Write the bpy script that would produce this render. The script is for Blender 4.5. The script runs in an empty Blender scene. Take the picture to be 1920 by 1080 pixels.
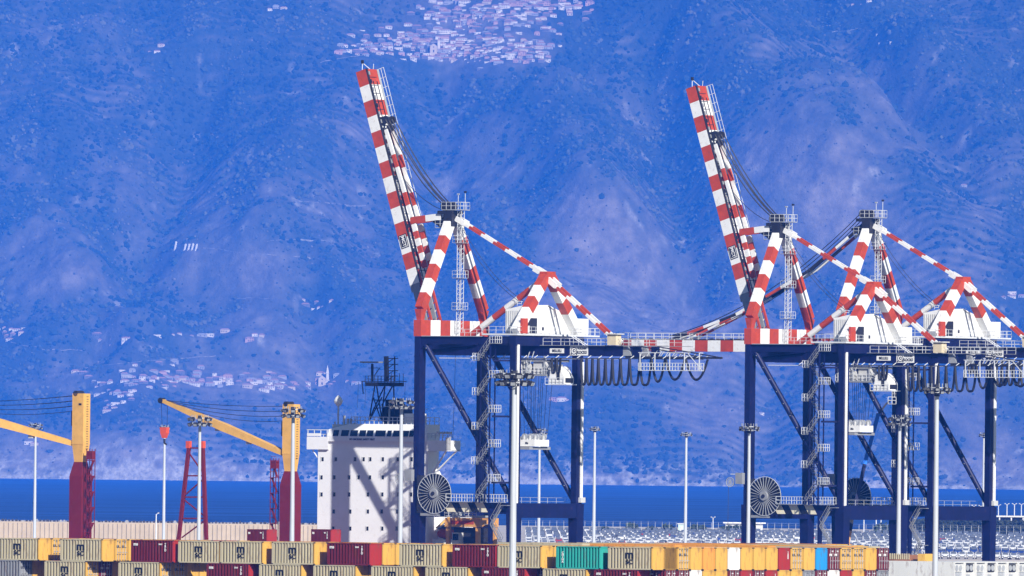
import bpy, math, random
import numpy as np
from mathutils import Vector, Matrix
random.seed(7); np.random.seed(7)
S = bpy.context.scene
COL = S.collection
PI = math.pi
def LN(c):                                   # sRGB 0-255 -> linear
    return tuple(((v/255)/12.92 if v/255 <= .04045 else ((v/255+.055)/1.055)**2.4) for v in c)

# ---------------------------------------------------------------- camera, light, exposure
F = 27360.0; CAMH = 22.0; HOR = 875.0; ROLL = 0.011
cam_d = bpy.data.cameras.new('camera'); cam = bpy.data.objects.new('camera', cam_d); COL.objects.link(cam)
cam_d.sensor_width = 36; cam_d.lens = F/1920*36
cam_d.clip_start = 5; cam_d.clip_end = 60000
pitch = (HOR-540)/F
cam.matrix_world = Matrix.Translation((0, 0, CAMH)) @ Matrix.Rotation(PI/2+pitch, 4, 'X') @ Matrix.Rotation(ROLL, 4, 'Z')
S.camera = cam
SUN_TRAVEL = Vector((-12.5, 27.7, -15.8)).normalized()
sun_el = math.asin(-SUN_TRAVEL.z); sun_az = math.atan2(-SUN_TRAVEL.x, -SUN_TRAVEL.y)
world = bpy.data.worlds.new('World'); S.world = world; world.use_nodes = True
wn = world.node_tree; wn.nodes.clear()
wo = wn.nodes.new('ShaderNodeOutputWorld'); wb = wn.nodes.new('ShaderNodeBackground'); sk = wn.nodes.new('ShaderNodeTexSky')
sk.sky_type = 'NISHITA'; sk.sun_disc = False; sk.ozone_density = 5; sk.air_density = 1.2; sk.dust_density = .2; sk.sun_elevation = sun_el; sk.sun_rotation = sun_az
wb.inputs[1].default_value = 0.055
wn.links.new(sk.outputs[0], wb.inputs[0]); wn.links.new(wb.outputs[0], wo.inputs[0])
sl = bpy.data.lights.new('sun', 'SUN'); sl.energy = 5.0; sl.angle = math.radians(.5); sl.color = (1, .95, .87)
so = bpy.data.objects.new('sun', sl); COL.objects.link(so)
so.rotation_euler = SUN_TRAVEL.to_track_quat('-Z', 'Y').to_euler(); so.location = (0, 0, 3000)
S.view_settings.view_transform = 'Standard'; S.view_settings.look = 'None'
S.view_settings.exposure = 0.36; S.view_settings.gamma = 1
S.cycles.max_bounces = 5; S.cycles.volume_bounces = 0; S.cycles.diffuse_bounces = 2; S.cycles.glossy_bounces = 2
S.cycles.use_denoising = True

# ---------------------------------------------------------------- measuring: photograph pixel + distance -> point
def px2(x, y):
    dx, dy = x-960, y-540
    return dx+ROLL*dy, dy-ROLL*dx+540
def at(x, y, Y):
    a, b = px2(x, y)
    return Vector((a/F*Y, Y, CAMH+(HOR-b)/F*Y))
def to_px(X, Y, Z):
    a = X/Y*F; b = HOR-(Z-CAMH)/Y*F-540
    return a-ROLL*b+960, b+ROLL*a+540
WD = Vector((.829, -.559, 0)).normalized(); QD = Vector((.559, .829, 0)).normalized()
RZ = -math.radians(34)

# ---------------------------------------------------------------- materials
MATS = {}
def mat(name, col, rough=.6, metal=0, var=.12, scale=.6, dirt=None, dirt_amt=.0, bump=0, spec=.5, stretch=None):
    if name in MATS: return MATS[name]
    m = bpy.data.materials.new(name); m.use_nodes = True; nt = m.node_tree; N = nt.nodes; L = nt.links
    b = N['Principled BSDF']; b.inputs['Roughness'].default_value = rough; b.inputs['Metallic'].default_value = metal
    b.inputs['Specular IOR Level'].default_value = spec
    tc = N.new('ShaderNodeTexCoord'); mp = N.new('ShaderNodeMapping'); L.new(tc.outputs['Object'], mp.inputs[0])
    if stretch: mp.inputs['Scale'].default_value = stretch
    n = N.new('ShaderNodeTexNoise'); n.inputs['Scale'].default_value = scale; n.inputs['Detail'].default_value = 5; n.inputs['Roughness'].default_value = .65
    L.new(mp.outputs[0], n.inputs['Vector'])
    r = N.new('ShaderNodeValToRGB'); r.color_ramp.elements[0].position = .3; r.color_ramp.elements[1].position = .7
    r.color_ramp.elements[0].color = (*[c*(1-var) for c in col], 1); r.color_ramp.elements[1].color = (*[min(1, c*(1+var)) for c in col], 1)
    L.new(n.outputs[0], r.inputs[0]); out = r.outputs[0]
    if dirt_amt > 0:
        n2 = N.new('ShaderNodeTexNoise'); n2.inputs['Scale'].default_value = scale*2.3; n2.inputs['Detail'].default_value = 7; n2.inputs['Roughness'].default_value = .7
        L.new(mp.outputs[0], n2.inputs['Vector'])
        r2 = N.new('ShaderNodeValToRGB'); r2.color_ramp.elements[0].position = .55; r2.color_ramp.elements[1].position = .72
        r2.color_ramp.elements[0].color = (0, 0, 0, 1); r2.color_ramp.elements[1].color = (dirt_amt,)*3+(1,)
        L.new(n2.outputs[0], r2.inputs[0])
        mx = N.new('ShaderNodeMixRGB'); mx.inputs[2].default_value = (*(dirt or (.15, .08, .04)), 1)
        L.new(r2.outputs[0], mx.inputs[0]); L.new(out, mx.inputs[1]); out = mx.outputs[0]
    L.new(out, b.inputs['Base Color'])
    if bump:
        bp = N.new('ShaderNodeBump'); bp.inputs['Strength'].default_value = bump; bp.inputs['Distance'].default_value = .5
        L.new(n.outputs[0], bp.inputs['Height']); L.new(bp.outputs[0], b.inputs['Normal'])
    MATS[name] = m; return m
navy = mat('navy paint', (.003, .006, .06), .5, dirt=(.06, .035, .04), dirt_amt=.4, var=.3)
red = mat('signal red paint', (.5, .06, .012), .55, dirt=(.2, .06, .03), dirt_amt=.6, var=.2)
white = mat('white paint', (.87, .87, .85), .5, var=.06, dirt=(.4, .3, .22), dirt_amt=.55)
shipw = mat('ship white paint', (.92, .92, .92), .5, var=.03, dirt=(.55, .48, .4), dirt_amt=.25)
wscreen = mat('grey windscreen', (.13, .15, .19), .2)  # even grey for car glass and headlamps
offw = mat('weathered white paint', (.62, .62, .6), .6, dirt=(.3, .25, .2), dirt_amt=.6)
galv = mat('galvanised steel', (.5, .52, .54), .45, .3, var=.2)
rail = mat('light railing steel', (.68, .7, .72), .5, 0, var=.1)
black = mat('black rubber', (.008, .008, .01), .6)
dark = mat('dark machinery', (.02, .02, .028), .6, var=.4)
glass = mat('dark glass', (.01, .012, .018), .12, var=.05, spec=.8)
rope = mat('steel rope', (.015, .015, .02), .6)
orange = mat('orange paint', (.72, .2, .03), .5, dirt=(.2, .1, .05), dirt_amt=.4)
cream = mat('cream paint', (.7, .6, .4), .6)
concrete = mat('concrete', (.42, .38, .33), .9, var=.2, scale=.05)
tan = mat('pale concrete wall', (.47, .38, .28), .9, var=.12, scale=.2)
asph = mat('yard asphalt', (.11, .105, .1), .9, var=.3, scale=.03)
leaf = mat('shrub leaves', (.05, .075, .035), .9, var=.5, scale=.8)
pole_m = mat('pale painted pole', (.5, .53, .57), .5, var=.12, stretch=(3, 3, .3), dirt=(.35, .33, .3), dirt_amt=.5)

# ---------------------------------------------------------------- mesh builder
class MB:
    def __init__(s): s.v = []; s.f = []; s.mi = []; s.ms = []
    def m(s, mt):
        if mt not in s.ms: s.ms.append(mt)
        return s.ms.index(mt)
    def add(s, vs, fs, mt):
        o = len(s.v); k = s.m(mt); s.v += [tuple(p) for p in vs]
        for f in fs: s.f.append([i+o for i in f]); s.mi.append(k)
    def box(s, x0, x1, y0, y1, z0, z1, mt):
        s.add([(x0,y0,z0),(x1,y0,z0),(x1,y1,z0),(x0,y1,z0),(x0,y0,z1),(x1,y0,z1),(x1,y1,z1),(x0,y1,z1)],
              [(0,3,2,1),(4,5,6,7),(0,1,5,4),(1,2,6,5),(2,3,7,6),(3,0,4,7)], mt); return s
    def frame_(s, p0, p1, up):
        d = (p1-p0).normalized(); u = Vector(up)
        if abs(d.dot(u)) > .98: u = Vector((1, 0, 0))
        sx = d.cross(u).normalized(); return sx, sx.cross(d).normalized()
    def beam(s, p0, p1, a, b, mt, up=(0,0,1), a1=None, b1=None):
        """rectangular bar: a across (horizontal), b along up"""
        p0 = Vector(p0); p1 = Vector(p1); sx, sy = s.frame_(p0, p1, up); a1 = a if a1 is None else a1; b1 = b if b1 is None else b1
        vs = [p0+sx*i*a/2+sy*j*b/2 for i, j in ((-1,-1),(1,-1),(1,1),(-1,1))]+[p1+sx*i*a1/2+sy*j*b1/2 for i, j in ((-1,-1),(1,-1),(1,1),(-1,1))]
        s.add(vs, [(0,1,2,3),(7,6,5,4),(0,4,5,1),(1,5,6,2),(2,6,7,3),(3,7,4,0)], mt); return s
    def bands(s, p0, p1, a, b, mts, n, up=(0,0,1)):
        p0 = Vector(p0); p1 = Vector(p1)
        for i in range(n): s.beam(p0.lerp(p1, i/n), p0.lerp(p1, (i+1)/n), a, b, mts[i % len(mts)], up)
        return s
    def tube(s, p0, p1, r, mt, n=8, r1=None, cap=True):
        p0 = Vector(p0); p1 = Vector(p1); sx, sy = s.frame_(p0, p1, (0,0,1)); r1 = r if r1 is None else r1
        vs = [p0+(sx*math.cos(2*PI*i/n)+sy*math.sin(2*PI*i/n))*r for i in range(n)]+[p1+(sx*math.cos(2*PI*i/n)+sy*math.sin(2*PI*i/n))*r1 for i in range(n)]
        fs = [(i, (i+1) % n, n+(i+1) % n, n+i) for i in range(n)]
        if cap: fs += [tuple(range(n))[::-1], tuple(range(n, 2*n))]
        s.add(vs, fs, mt); return s
    def tbands(s, p0, p1, r, mts, n):
        p0 = Vector(p0); p1 = Vector(p1)
        for i in range(n): s.tube(p0.lerp(p1, i/n), p0.lerp(p1, (i+1)/n), r, mts[i % len(mts)], 10)
        return s
    def path(s, pts, r, mt, n=5):
        for a, b in zip(pts, pts[1:]): s.tube(a, b, r, mt, n)
        return s
    def cable(s, p0, p1, sag, r, mt, k=8, n=4):
        p0 = Vector(p0); p1 = Vector(p1)
        pts = [p0.lerp(p1, i/k)-Vector((0,0,4*sag*(i/k)*(1-i/k))) for i in range(k+1)]
        return s.path(pts, r, mt, n)
    def railing(s, p0, p1, h=1.1, sp=1.6, t=.055, mt=None, mid=True):
        mt = mt or rail; p0 = Vector(p0); p1 = Vector(p1); L = (p1-p0).length; k = max(1, round(L/sp))
        for i in range(k+1):
            p = p0.lerp(p1, i/k); s.beam(p, p+Vector((0,0,h)), t, t, mt)
        for z in ((h, h*.5) if mid else (h,)): s.beam(p0+Vector((0,0,z)), p1+Vector((0,0,z)), t, t, mt)
        return s
    def prism(s, poly, y0, y1, mt):
        """poly in (x,z) extruded along y"""
        n = len(poly); s.add([(x, y0, z) for x, z in poly]+[(x, y1, z) for x, z in poly],
            [tuple(range(n)), tuple(range(n, 2*n))[::-1]]+[(i, n+i, n+(i+1) % n, (i+1) % n) for i in range(n)], mt); return s
    def disc(s, c, r, t, mt, n=32):
        """disc whose axis is local y"""
        c = Vector(c); vs = []
        for y in (-t/2, t/2): vs += [c+Vector((r*math.cos(2*PI*i/n), y, r*math.sin(2*PI*i/n))) for i in range(n)]
        s.add(vs, [tuple(range(n)), tuple(range(n, 2*n))[::-1]]+[(i, n+i, n+(i+1) % n, (i+1) % n) for i in range(n)], mt); return s
    def mesh(s, name):
        me = bpy.data.meshes.new(name); me.from_pydata(s.v, [], s.f)
        for q in s.ms: me.materials.append(q)
        me.polygons.foreach_set('material_index', s.mi); me.update()
        import bmesh
        bm = bmesh.new(); bm.from_mesh(me); bmesh.ops.recalc_face_normals(bm, faces=bm.faces); bm.to_mesh(me); bm.free()
        return me
    def build(s, name, parent=None, **tags):
        o = bpy.data.objects.new(name, s.mesh(name)); COL.objects.link(o)
        if parent is not None: o.parent = parent
        return tag(o, **tags)
def tag(o, label=None, cat=None, group=None, kind=None):
    if label: o['label'] = label
    if cat: o['category'] = cat
    if group: o['group'] = group
    if kind: o['kind'] = kind
    return o
def empty(name, loc, rz=0, **t):
    o = bpy.data.objects.new(name, None); COL.objects.link(o); o.location = loc; o.rotation_euler = (0, 0, rz); o.empty_display_size = .5
    return tag(o, **t)
KIDS = {}
def copy_tree(o, parent=None):
    c = o.copy(); COL.objects.link(c)
    if parent is not None: c.parent = parent
    for ch in o.children: copy_tree(ch, c)
    return c
_txt = {}
def text_mesh(body, size, mt, depth=.02):
    k = (body, size, mt.name)
    if k in _txt: return _txt[k]
    cu = bpy.data.curves.new('lettering', 'FONT'); cu.body = body; cu.size = size; cu.extrude = depth; cu.align_x = 'CENTER'; cu.align_y = 'CENTER'
    cu.offset = size*.025; cu.space_line = .72; cu.resolution_u = 3
    o = bpy.data.objects.new('lettering', cu); COL.objects.link(o)
    dg = bpy.context.evaluated_depsgraph_get(); me = bpy.data.meshes.new_from_object(o.evaluated_get(dg))
    bpy.data.objects.remove(o); me.materials.clear(); me.materials.append(mt); _txt[k] = me; return me
def put_text(body, size, mt, loc, parent, rot=(PI/2, 0, 0), name='lettering', sx=1):
    o = bpy.data.objects.new(name, text_mesh(body, size, mt)); COL.objects.link(o); o.parent = parent
    o.location = loc; o.rotation_euler = rot; o.scale = (sx, 1, 1); return o

# ---------------------------------------------------------------- numpy noise
def vnoise(x, y, seed=0):
    xi = np.floor(x).astype(np.int64); yi = np.floor(y).astype(np.int64); xf = x-xi; yf = y-yi
    def h(a, b):
        n = (a*374761393+b*668265263+seed*1442695041) & 0x7fffffff
        n = ((n ^ (n >> 13))*1274126177) & 0x7fffffff
        return ((n ^ (n >> 16)) & 0xffff)/65535.0
    u = xf*xf*(3-2*xf); v = yf*yf*(3-2*yf)
    return (h(xi, yi)*(1-u)+h(xi+1, yi)*u)*(1-v)+(h(xi, yi+1)*(1-u)+h(xi+1, yi+1)*u)*v
def fbm(x, y, o=4, seed=0, g=.5):
    r = 0; a = 1; t = 0
    for i in range(o): r = r+a*vnoise(x*2**i, y*2**i, seed+i*17); t += a; a *= g
    return r/t
def np_mesh(name, V, faces, mts, attr=None, smooth=True, midx=None):
    me = bpy.data.meshes.new(name); k = faces.shape[1]; nf = len(faces)
    me.vertices.add(len(V)); me.vertices.foreach_set('co', V.astype(np.float32).ravel())
    me.loops.add(nf*k); me.loops.foreach_set('vertex_index', faces.astype(np.int32).ravel())
    me.polygons.add(nf); me.polygons.foreach_set('loop_start', np.arange(0, nf*k, k, dtype=np.int32))
    me.polygons.foreach_set('loop_total', np.full(nf, k, dtype=np.int32))
    me.polygons.foreach_set('use_smooth', np.full(nf, smooth))
    if midx is not None: me.polygons.foreach_set('material_index', midx.astype(np.int32))
    for q in mts: me.materials.append(q)
    for nme, arr in (attr or {}).items():
        a = me.attributes.new(nme, 'FLOAT', 'POINT'); a.data.foreach_set('value', arr.astype(np.float32))
    me.update(calc_edges=True); me.validate(); return me

# ---------------------------------------------------------------- the far mountain
SHORE = 19300.0; SL = .50
def RIDGE(X, d, x0, d0, x1, d1, w, amp):
    """a spur from (x0,d0) to (x1,d1)"""
    ax, ay = x1-x0, d1-d0; L2 = ax*ax+ay*ay; t = np.clip(((X-x0)*ax+(d-d0)*ay)/L2, 0, 1)
    r = np.hypot(X-(x0+t*ax), d-(d0+t*ay)); return amp*np.exp(-(r/w)**2)
def terr(X, d):
    X = np.asarray(X, float); d = np.asarray(d, float)
    wx = X+60*(fbm(X/300, d/300, 3, 5)-.5)*2
    base = SL*np.maximum(d, 0)
    ramp = np.clip(d/250, 0, 1)
    calm = 1-.92*np.clip(1.5*np.exp(-((X+55)/215)**4-((d-1190)/190)**4)+1.5*np.exp(-((X+385)/300)**4-((d-235)/75)**4), 0, 1)   # the villages stand on evener shelves
    rid = 1-np.abs(2*fbm(wx/330+d/1500, d/900, 3, 11)-1)*2.2
    h = base+ramp*(48*rid*(.35+.65*calm)+calm*(30*(fbm(X/170, d/170, 4, 21)-.5)*2+9*(fbm(X/45, d/45, 4, 31)-.5)*2))
    h = h+RIDGE(X, d, 120, 620, 60, 980, 70, 85)+RIDGE(X, d, 430, 640, 250, 1250, 85, 85)+RIDGE(X, d, -340, 560, -240, 980, 75, 60)
    h = h+RIDGE(X, d, 620, 250, 470, 900, 80, 65)-RIDGE(X, d, 250, 480, 190, 1150, 40, 55)-RIDGE(X, d, 590, 800, 380, 1500, 45, 50)-RIDGE(X, d, -90, 350, -110, 1150, 45, 45)
    h = h+RIDGE(X, d, 560, 1150, 700, 700, 70, 55)-RIDGE(X, d, -560, 300, -420, 1100, 42, 40)-RIDGE(X, d, -250, 200, -300, 700, 35, 30)-RIDGE(X, d, 330, 60, 380, 500, 35, 30)+RIDGE(X, d, -480, 60, -560, 500, 60, 35)
    cliff = np.clip(fbm(X/120, d/400, 3, 41)*1.6-.45, 0, 1)
    h = h+np.where(d > 0, cliff*np.clip(d/22, 0, 1)*14, 0)
    return np.where(d < 0, -6+d*.05, h)
TX = np.arange(-1050, 1051, 3.5); TD = np.concatenate([np.array([-40, -12, 0]), np.arange(3, 1780, 3.5)])
GX, GD = np.meshgrid(TX, TD)
GH = terr(GX, GD)
def hsample(X, Y):
    return terr(X, Y-SHORE)
PXX, PYY = to_px(GX, SHORE+GD, GH)
# bare, grassy slopes as places on the hillside (centre and size measured on the photograph)
BARE = [(1100,420,120,95,.9),(1180,500,110,70,.65),(1480,330,150,100,.85),(1600,420,150,70,.6),(1640,130,120,70,.45),(1420,470,80,60,.6),
        (470,500,160,70,.65),(90,510,130,70,.6),(330,350,170,70,.35),(630,370,110,60,.4),(1010,560,120,50,.5),(1270,590,170,60,.65),(1750,560,120,60,.35),
        (1840,330,70,110,.5),(1600,800,260,70,.5),(1280,780,180,70,.4),(560,620,130,40,.35),(150,850,160,40,.85),(350,880,190,28,.8),
        (80,330,60,80,.25),(1850,880,120,35,.85),(1100,895,260,18,.6),(420,800,160,50,.3),(900,330,70,60,.35),(60,60,70,40,.2),(700,250,60,40,.3),
        (880,50,230,60,.45),(400,715,330,40,.4),(1500,640,160,60,.35),(1060,700,120,50,.35)]
def bare_of(x, y, X, d):
    b = np.zeros_like(x)
    for cx, cy, rx, ry, a in BARE: b = b+a*np.exp(-(((x-cx)/rx)**2+((y-cy)/ry)**2))
    n = fbm(X/90, d/150, 5, 77, .6); n2 = fbm(X/22, d/38, 4, 99, .6); tr = np.sin((d+25*fbm(X/140, d/140, 3, 8))*2*np.pi/17)*np.clip(fbm(X/200, d/200, 3, 123)*3.6-1.5, 0, 1)
    return np.clip(.08+b*.95+(n-.5)*1.3+(fbm(X/260, d/330, 3, 61)-.5)*.5+(n2-.5)*.85+tr*.27, 0, 1)
GB = bare_of(PXX, PYY, GX, GD)
rock = np.clip(1.25-GD/55.0, 0, 1)*np.clip(fbm(GX/11, GD/9, 5, 55, .7)*5-2.3, 0, 1)*.9+np.clip(1.3-GD/9, 0, 1)*np.clip(fbm(GX/12, GD/9, 3, 5)*3-.8, 0, 1)+np.clip((fbm(GX/26, GD/40, 4, 66)-.735)*5, 0, 1)
nx, nd = len(TX), len(TD); idx = np.arange(nx*nd).reshape(nd, nx)
faces = np.stack([idx[:-1, :-1], idx[:-1, 1:], idx[1:, 1:], idx[1:, :-1]], -1).reshape(-1, 4)
V = np.stack([GX, SHORE+GD, GH], -1).reshape(-1, 3)
hm = bpy.data.materials.new('hillside soil and grass'); hm.use_nodes = True; nt = hm.node_tree; N = nt.nodes; L = nt.links
bs = N['Principled BSDF']; bs.inputs['Roughness'].default_value = .95; bs.inputs['Specular IOR Level'].default_value = .1
def ramp(fac, stops):
    r = N.new('ShaderNodeValToRGB'); e = r.color_ramp.elements
    while len(e) < len(stops): e.new(.5)
    for q, (p, c) in zip(e, stops): q.position = p; q.color = (*c, 1)
    L.new(fac, r.inputs[0]); return r.outputs[0]
ga = N.new('ShaderNodeNewGeometry'); at1 = N.new('ShaderNodeAttribute'); at1.attribute_name = 'bare'; at2 = N.new('ShaderNodeAttribute'); at2.attribute_name = 'rock'
mpp = N.new('ShaderNodeMapping'); mpp.inputs['Scale'].default_value = (1, .45, 1); L.new(ga.outputs['Position'], mpp.inputs[0])
n1 = N.new('ShaderNodeTexNoise'); n1.inputs['Scale'].default_value = .035; n1.inputs['Detail'].default_value = 9; n1.inputs['Roughness'].default_value = .72; L.new(mpp.outputs[0], n1.inputs['Vector'])
n2 = N.new('ShaderNodeTexNoise'); n2.inputs['Scale'].default_value = .16; n2.inputs['Detail'].default_value = 6; n2.inputs['Roughness'].default_value = .7; L.new(mpp.outputs[0], n2.inputs['Vector'])
bcol = ramp(n1.outputs[0], [(.32, (.10, .085, .06)), (.5, (.18, .15, .11)), (.68, (.29, .24, .18))])
gcol = ramp(n2.outputs[0], [(.35, (.025, .036, .018)), (.65, (.055, .062, .034))])
rcol = ramp(n2.outputs[0], [(.35, (.22, .2, .17)), (.65, (.48, .44, .38))])
def mixc(f, a, b):
    x = N.new('ShaderNodeMixRGB'); L.new(f, x.inputs[0]); L.new(a, x.inputs[1]); L.new(b, x.inputs[2]); return x.outputs[0]
L.new(mixc(at2.outputs['Fac'], mixc(at1.outputs['Fac'], gcol, bcol), rcol), bs.inputs['Base Color'])
bp = N.new('ShaderNodeBump'); bp.inputs['Strength'].default_value = .9; bp.inputs['Distance'].default_value = 3; L.new(n2.outputs[0], bp.inputs['Height']); L.new(bp.outputs[0], bs.inputs['Normal'])
me = np_mesh('mountain', V, faces, [hm], {'bare': GB.ravel(), 'rock': rock.ravel()})
o = bpy.data.objects.new('mountain', me); COL.objects.link(o); tag(o, kind='structure')

def ray_hit(px, py):
    """where the line of sight through a measured pixel meets the hillside"""
    a, b = px2(px, py); Y = np.arange(SHORE+2, SHORE+1770, 2.0)
    X = a/F*Y; Z = CAMH+(HOR-b)/F*Y; T = terr(X, Y-SHORE); k = np.nonzero(T >= Z)[0]
    if len(k) == 0: return None
    k = k[0]; return Vector((X[k], Y[k], T[k]))

# houses: clusters measured on the photograph  (cx, cy, rx, ry, count, name)
random.seed(21)
UP = 'hilltop village'; LOW = 'town above the shore'
CL = [(850,30,75,26,28,UP),(930,42,110,26,42,UP),(985,15,100,12,22,UP),(1060,18,50,10,6,UP),(700,92,60,10,15,UP),(790,82,95,20,38,UP),(880,88,80,18,28,UP),
      (975,98,52,16,24,UP),(900,116,24,3,5,UP),(860,108,60,8,12,UP),
      (290,715,100,14,36,LOW),(400,717,40,8,9,LOW),(510,724,45,12,16,LOW),(225,742,35,14,8,LOW),(620,716,40,10,9,LOW),(205,765,25,8,5,LOW),
      (590,572,26,8,7,'terraced hamlet'),(215,635,28,6,5,'row of scattered farmhouses'),(345,629,50,5,7,'row of scattered farmhouses'),(470,630,30,8,3,'row of scattered farmhouses'),
      (22,623,24,7,9,'hamlet at the left edge'),(300,95,20,5,3,'lone mountain farm'),(525,18,18,4,3,'lone mountain farm'),(325,684,30,5,3,'row of scattered farmhouses'),
      (1045,752,12,3,3,'hillside below the quay crane'),(1900,557,18,5,4,'hamlet at the right edge'),(1650,62,60,30,3,'upper right slope'),(1425,776,4,4,1,'slope behind the blue legs'),
      (1610,6,20,3,3,'upper right slope'),(145,700,14,4,2,LOW),(60,835,14,4,2,'shore below the town'),(1810,350,6,6,1,'upper right slope')]
HOUSES = []; houses_px = []
for cx, cy, rx, ry, n, nm in CL:
    tries = 0; k = 0
    while k < n and tries < n*40:
        tries += 1; x = cx+random.gauss(0, .55)*rx; y = cy+random.gauss(0, .6)*ry
        if y < -14: continue
        if any(abs(x-a) < 9.5 and abs(y-b) < 5.0 for a, b in houses_px): continue
        houses_px.append((x, y)); HOUSES.append((x, y, nm)); k += 1
random.shuffle(HOUSES); MORE = HOUSES[292:]; HOUSES = HOUSES[:292]

def terracotta(): return mat('terracotta tiles', (.36, .2, .14), .9, var=.3, scale=.8)
def house_mesh(w, d, h, wall, flat, k):
    m = MB(); m.box(-w/2, w/2, -d/2, d/2, -4.5, h, wall)
    if flat: m.box(-w/2-.2, w/2+.2, -d/2-.2, d/2+.2, h, h+.5, wall)
    else:
        r = 1.9; e = .5; X = w/2+e; Y = d/2+e; rt = terracotta()
        m.add([(-X,-Y,h),(X,-Y,h),(X,Y,h),(-X,Y,h),(-X*.55,0,h+r),(X*.55,0,h+r)], [(0,1,5,4),(1,2,5),(2,3,4,5),(3,0,4),(3,2,1,0)], rt)
    nf = max(1, int(h//3)); nw = max(2, int(w//3.2))
    for i in range(nf):
        for j in range(nw):
            x = -w/2+(j+.5)*w/nw; z = i*3+1
            if (i*7+j*3+k) % 5: m.box(x-.8, x+.8, -d/2-.06, -d/2+.02, z, z+1.7, dark)
    return m.mesh('house')
hw = [mat('house white render', (.56, .5, .41), .9, var=.4, scale=.05), mat('house cream render', (.5, .4, .28), .9), mat('house pink render', (.45, .27, .2), .9), mat('house grey render', (.3, .28, .26), .9)]
hname = ['white', 'cream', 'pink', 'grey']
HV = []
for k, (w, d, h, wi, fl) in enumerate([(11,8,4.5,0,0),(15,9,5,1,0),(10,8,6,0,1),(19,9,6.5,0,0),(12,8,4.5,3,0),(14,10,6,2,0),(9,7,3.5,1,0),(13,8,4.5,0,1),(16,8,3.5,3,0),(9,7,5,2,0)]):
    HV.append((house_mesh(w, d, h, hw[wi], fl, k), f"{['low','','three-storey'][0 if h<5 else (2 if h>5.9 else 1)]} {hname[wi]} house with {'a flat roof' if fl else 'a red tiled hip roof'}".strip()))
VILL = []
for i, (x, y, nm) in enumerate(HOUSES):
    p = ray_hit(x, y)
    if p is None: continue
    vi = random.choices(range(10), [6,4,5,2,2,3,4,6,2,2])[0]; me_, lb = HV[vi]
    o = bpy.data.objects.new('hillside_house', me_); COL.objects.link(o)
    s = random.uniform(.55, .9); o.location = (p.x, p.y+2, min(float(terr(p.x-5, p.y-2-SHORE)), float(terr(p.x+5, p.y-2-SHORE)), p.z+.6)+1.0); o.rotation_euler = (0, 0, random.gauss(0, .12)); o.scale = (s, s, s)
    place = nm
    tag(o, label=lb+', '+place, cat='house', group='houses in the far '+place); VILL.append((p.x, p.y))
# the rest of the village roofs and walls, packed between them
for cx, cy, rx, ry, n, nm in CL:
    if n < 8: continue
    for k in range(int(n*(1.5 if nm == UP else .7))):
        x = cx+random.gauss(0, .58)*rx; y = cy+random.gauss(0, .62)*ry
        if y > -14 and all(abs(x-a) > 4 or abs(y-b) > 2.6 for a, b in houses_px): MORE.append((x, y, nm)); houses_px.append((x, y))
m = MB(); rt = terracotta()
for x, y, nm in MORE:
    p = ray_hit(x, y)
    if p is None: continue
    p.z = min(float(terr(p.x-4, p.y-2-SHORE)), float(terr(p.x+4, p.y-2-SHORE)), p.z+.6)+1.2; w, d, h = random.uniform(6, 14), random.uniform(6, 8), random.uniform(1.8, 4.5); a = random.gauss(0, .15); ca, sa = math.cos(a), math.sin(a); wl = random.choices(hw+[mat('old stone wall', (.14, .12, .1), .95)], [2, 2, 2, 5, 7])[0]
    def T(q): return (p.x+q[0]*ca-q[1]*sa, p.y+2+q[0]*sa+q[1]*ca, p.z+q[2])
    X, Y = w/2, d/2
    m.add([T(q) for q in ((-X,-Y,-2.5),(X,-Y,-2.5),(X,Y,-2.5),(-X,Y,-2.5),(-X,-Y,h),(X,-Y,h),(X,Y,h),(-X,Y,h))], [(0,1,5,4),(1,2,6,5),(2,3,7,6),(3,0,4,7),(4,5,6,7)], wl)
    m.add([T(q) for q in ((-X-.4,-Y-.4,h+.01),(X+.4,-Y-.4,h+.01),(X+.4,Y+.4,h+.01),(-X-.4,Y+.4,h+.01),(-X*.5,0,h+1.8),(X*.5,0,h+1.8))], [(0,1,5,4),(1,2,5),(2,3,4,5),(3,0,4)], rt if random.random() < .8 else hw[3])
    for j in range(int(w//3)):
        if random.random() < .7: xx = -X+1+j*3; m.add([T(q) for q in ((xx,-Y-.05,.3),(xx+1.3,-Y-.05,.3),(xx+1.3,-Y-.05,1.7),(xx,-Y-.05,1.7))], [(0,1,2,3)], dark)
    VILL.append((p.x, p.y))
m.build('distant_houses', label='packed small roofs and walls filling the gaps in the far hillside villages', cat='houses', kind='stuff')
# church with its bell tower in the village, and the spire in the town
def church(px, py, lab, hh, spire):
    p = ray_hit(px, py); t = empty('church', p+Vector((0, 3, 0)), .1, label=lab, cat='church')
    m = MB().prism([(-5,-6),(5,-6),(5,9),(0,12.5),(-5,9)], -7, 9, hw[1]); m.build('nave', t)
    MB().box(-.9, .9, -7.08, -6.9, 0, 3.5, dark).build('door', t)
    m = MB().tube((0,-7.1,7.5), (0,-6.95,7.5), .9, dark, 12); m.build('window', t)
    m = MB().box(6, 9.5, -2, 1.5, -6, hh, hw[0]); m.build('bell_tower', t)
    m = MB(); m.add([(5.8,-2.2,hh),(9.7,-2.2,hh),(9.7,1.7,hh),(5.8,1.7,hh),(7.75,-.25,hh+spire)], [(0,1,4),(1,2,4),(2,3,4),(3,0,4),(3,2,1,0)], terracotta() if spire < 5 else hw[0]); m.build('spire', t)
    VILL.append((p.x, p.y))
church(812, 101, 'pale church with a round window among the houses of the hilltop village', 17, 3)
church(603, 722, 'church with a tall pointed white spire in the town above the shore', 16, 11)
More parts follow.
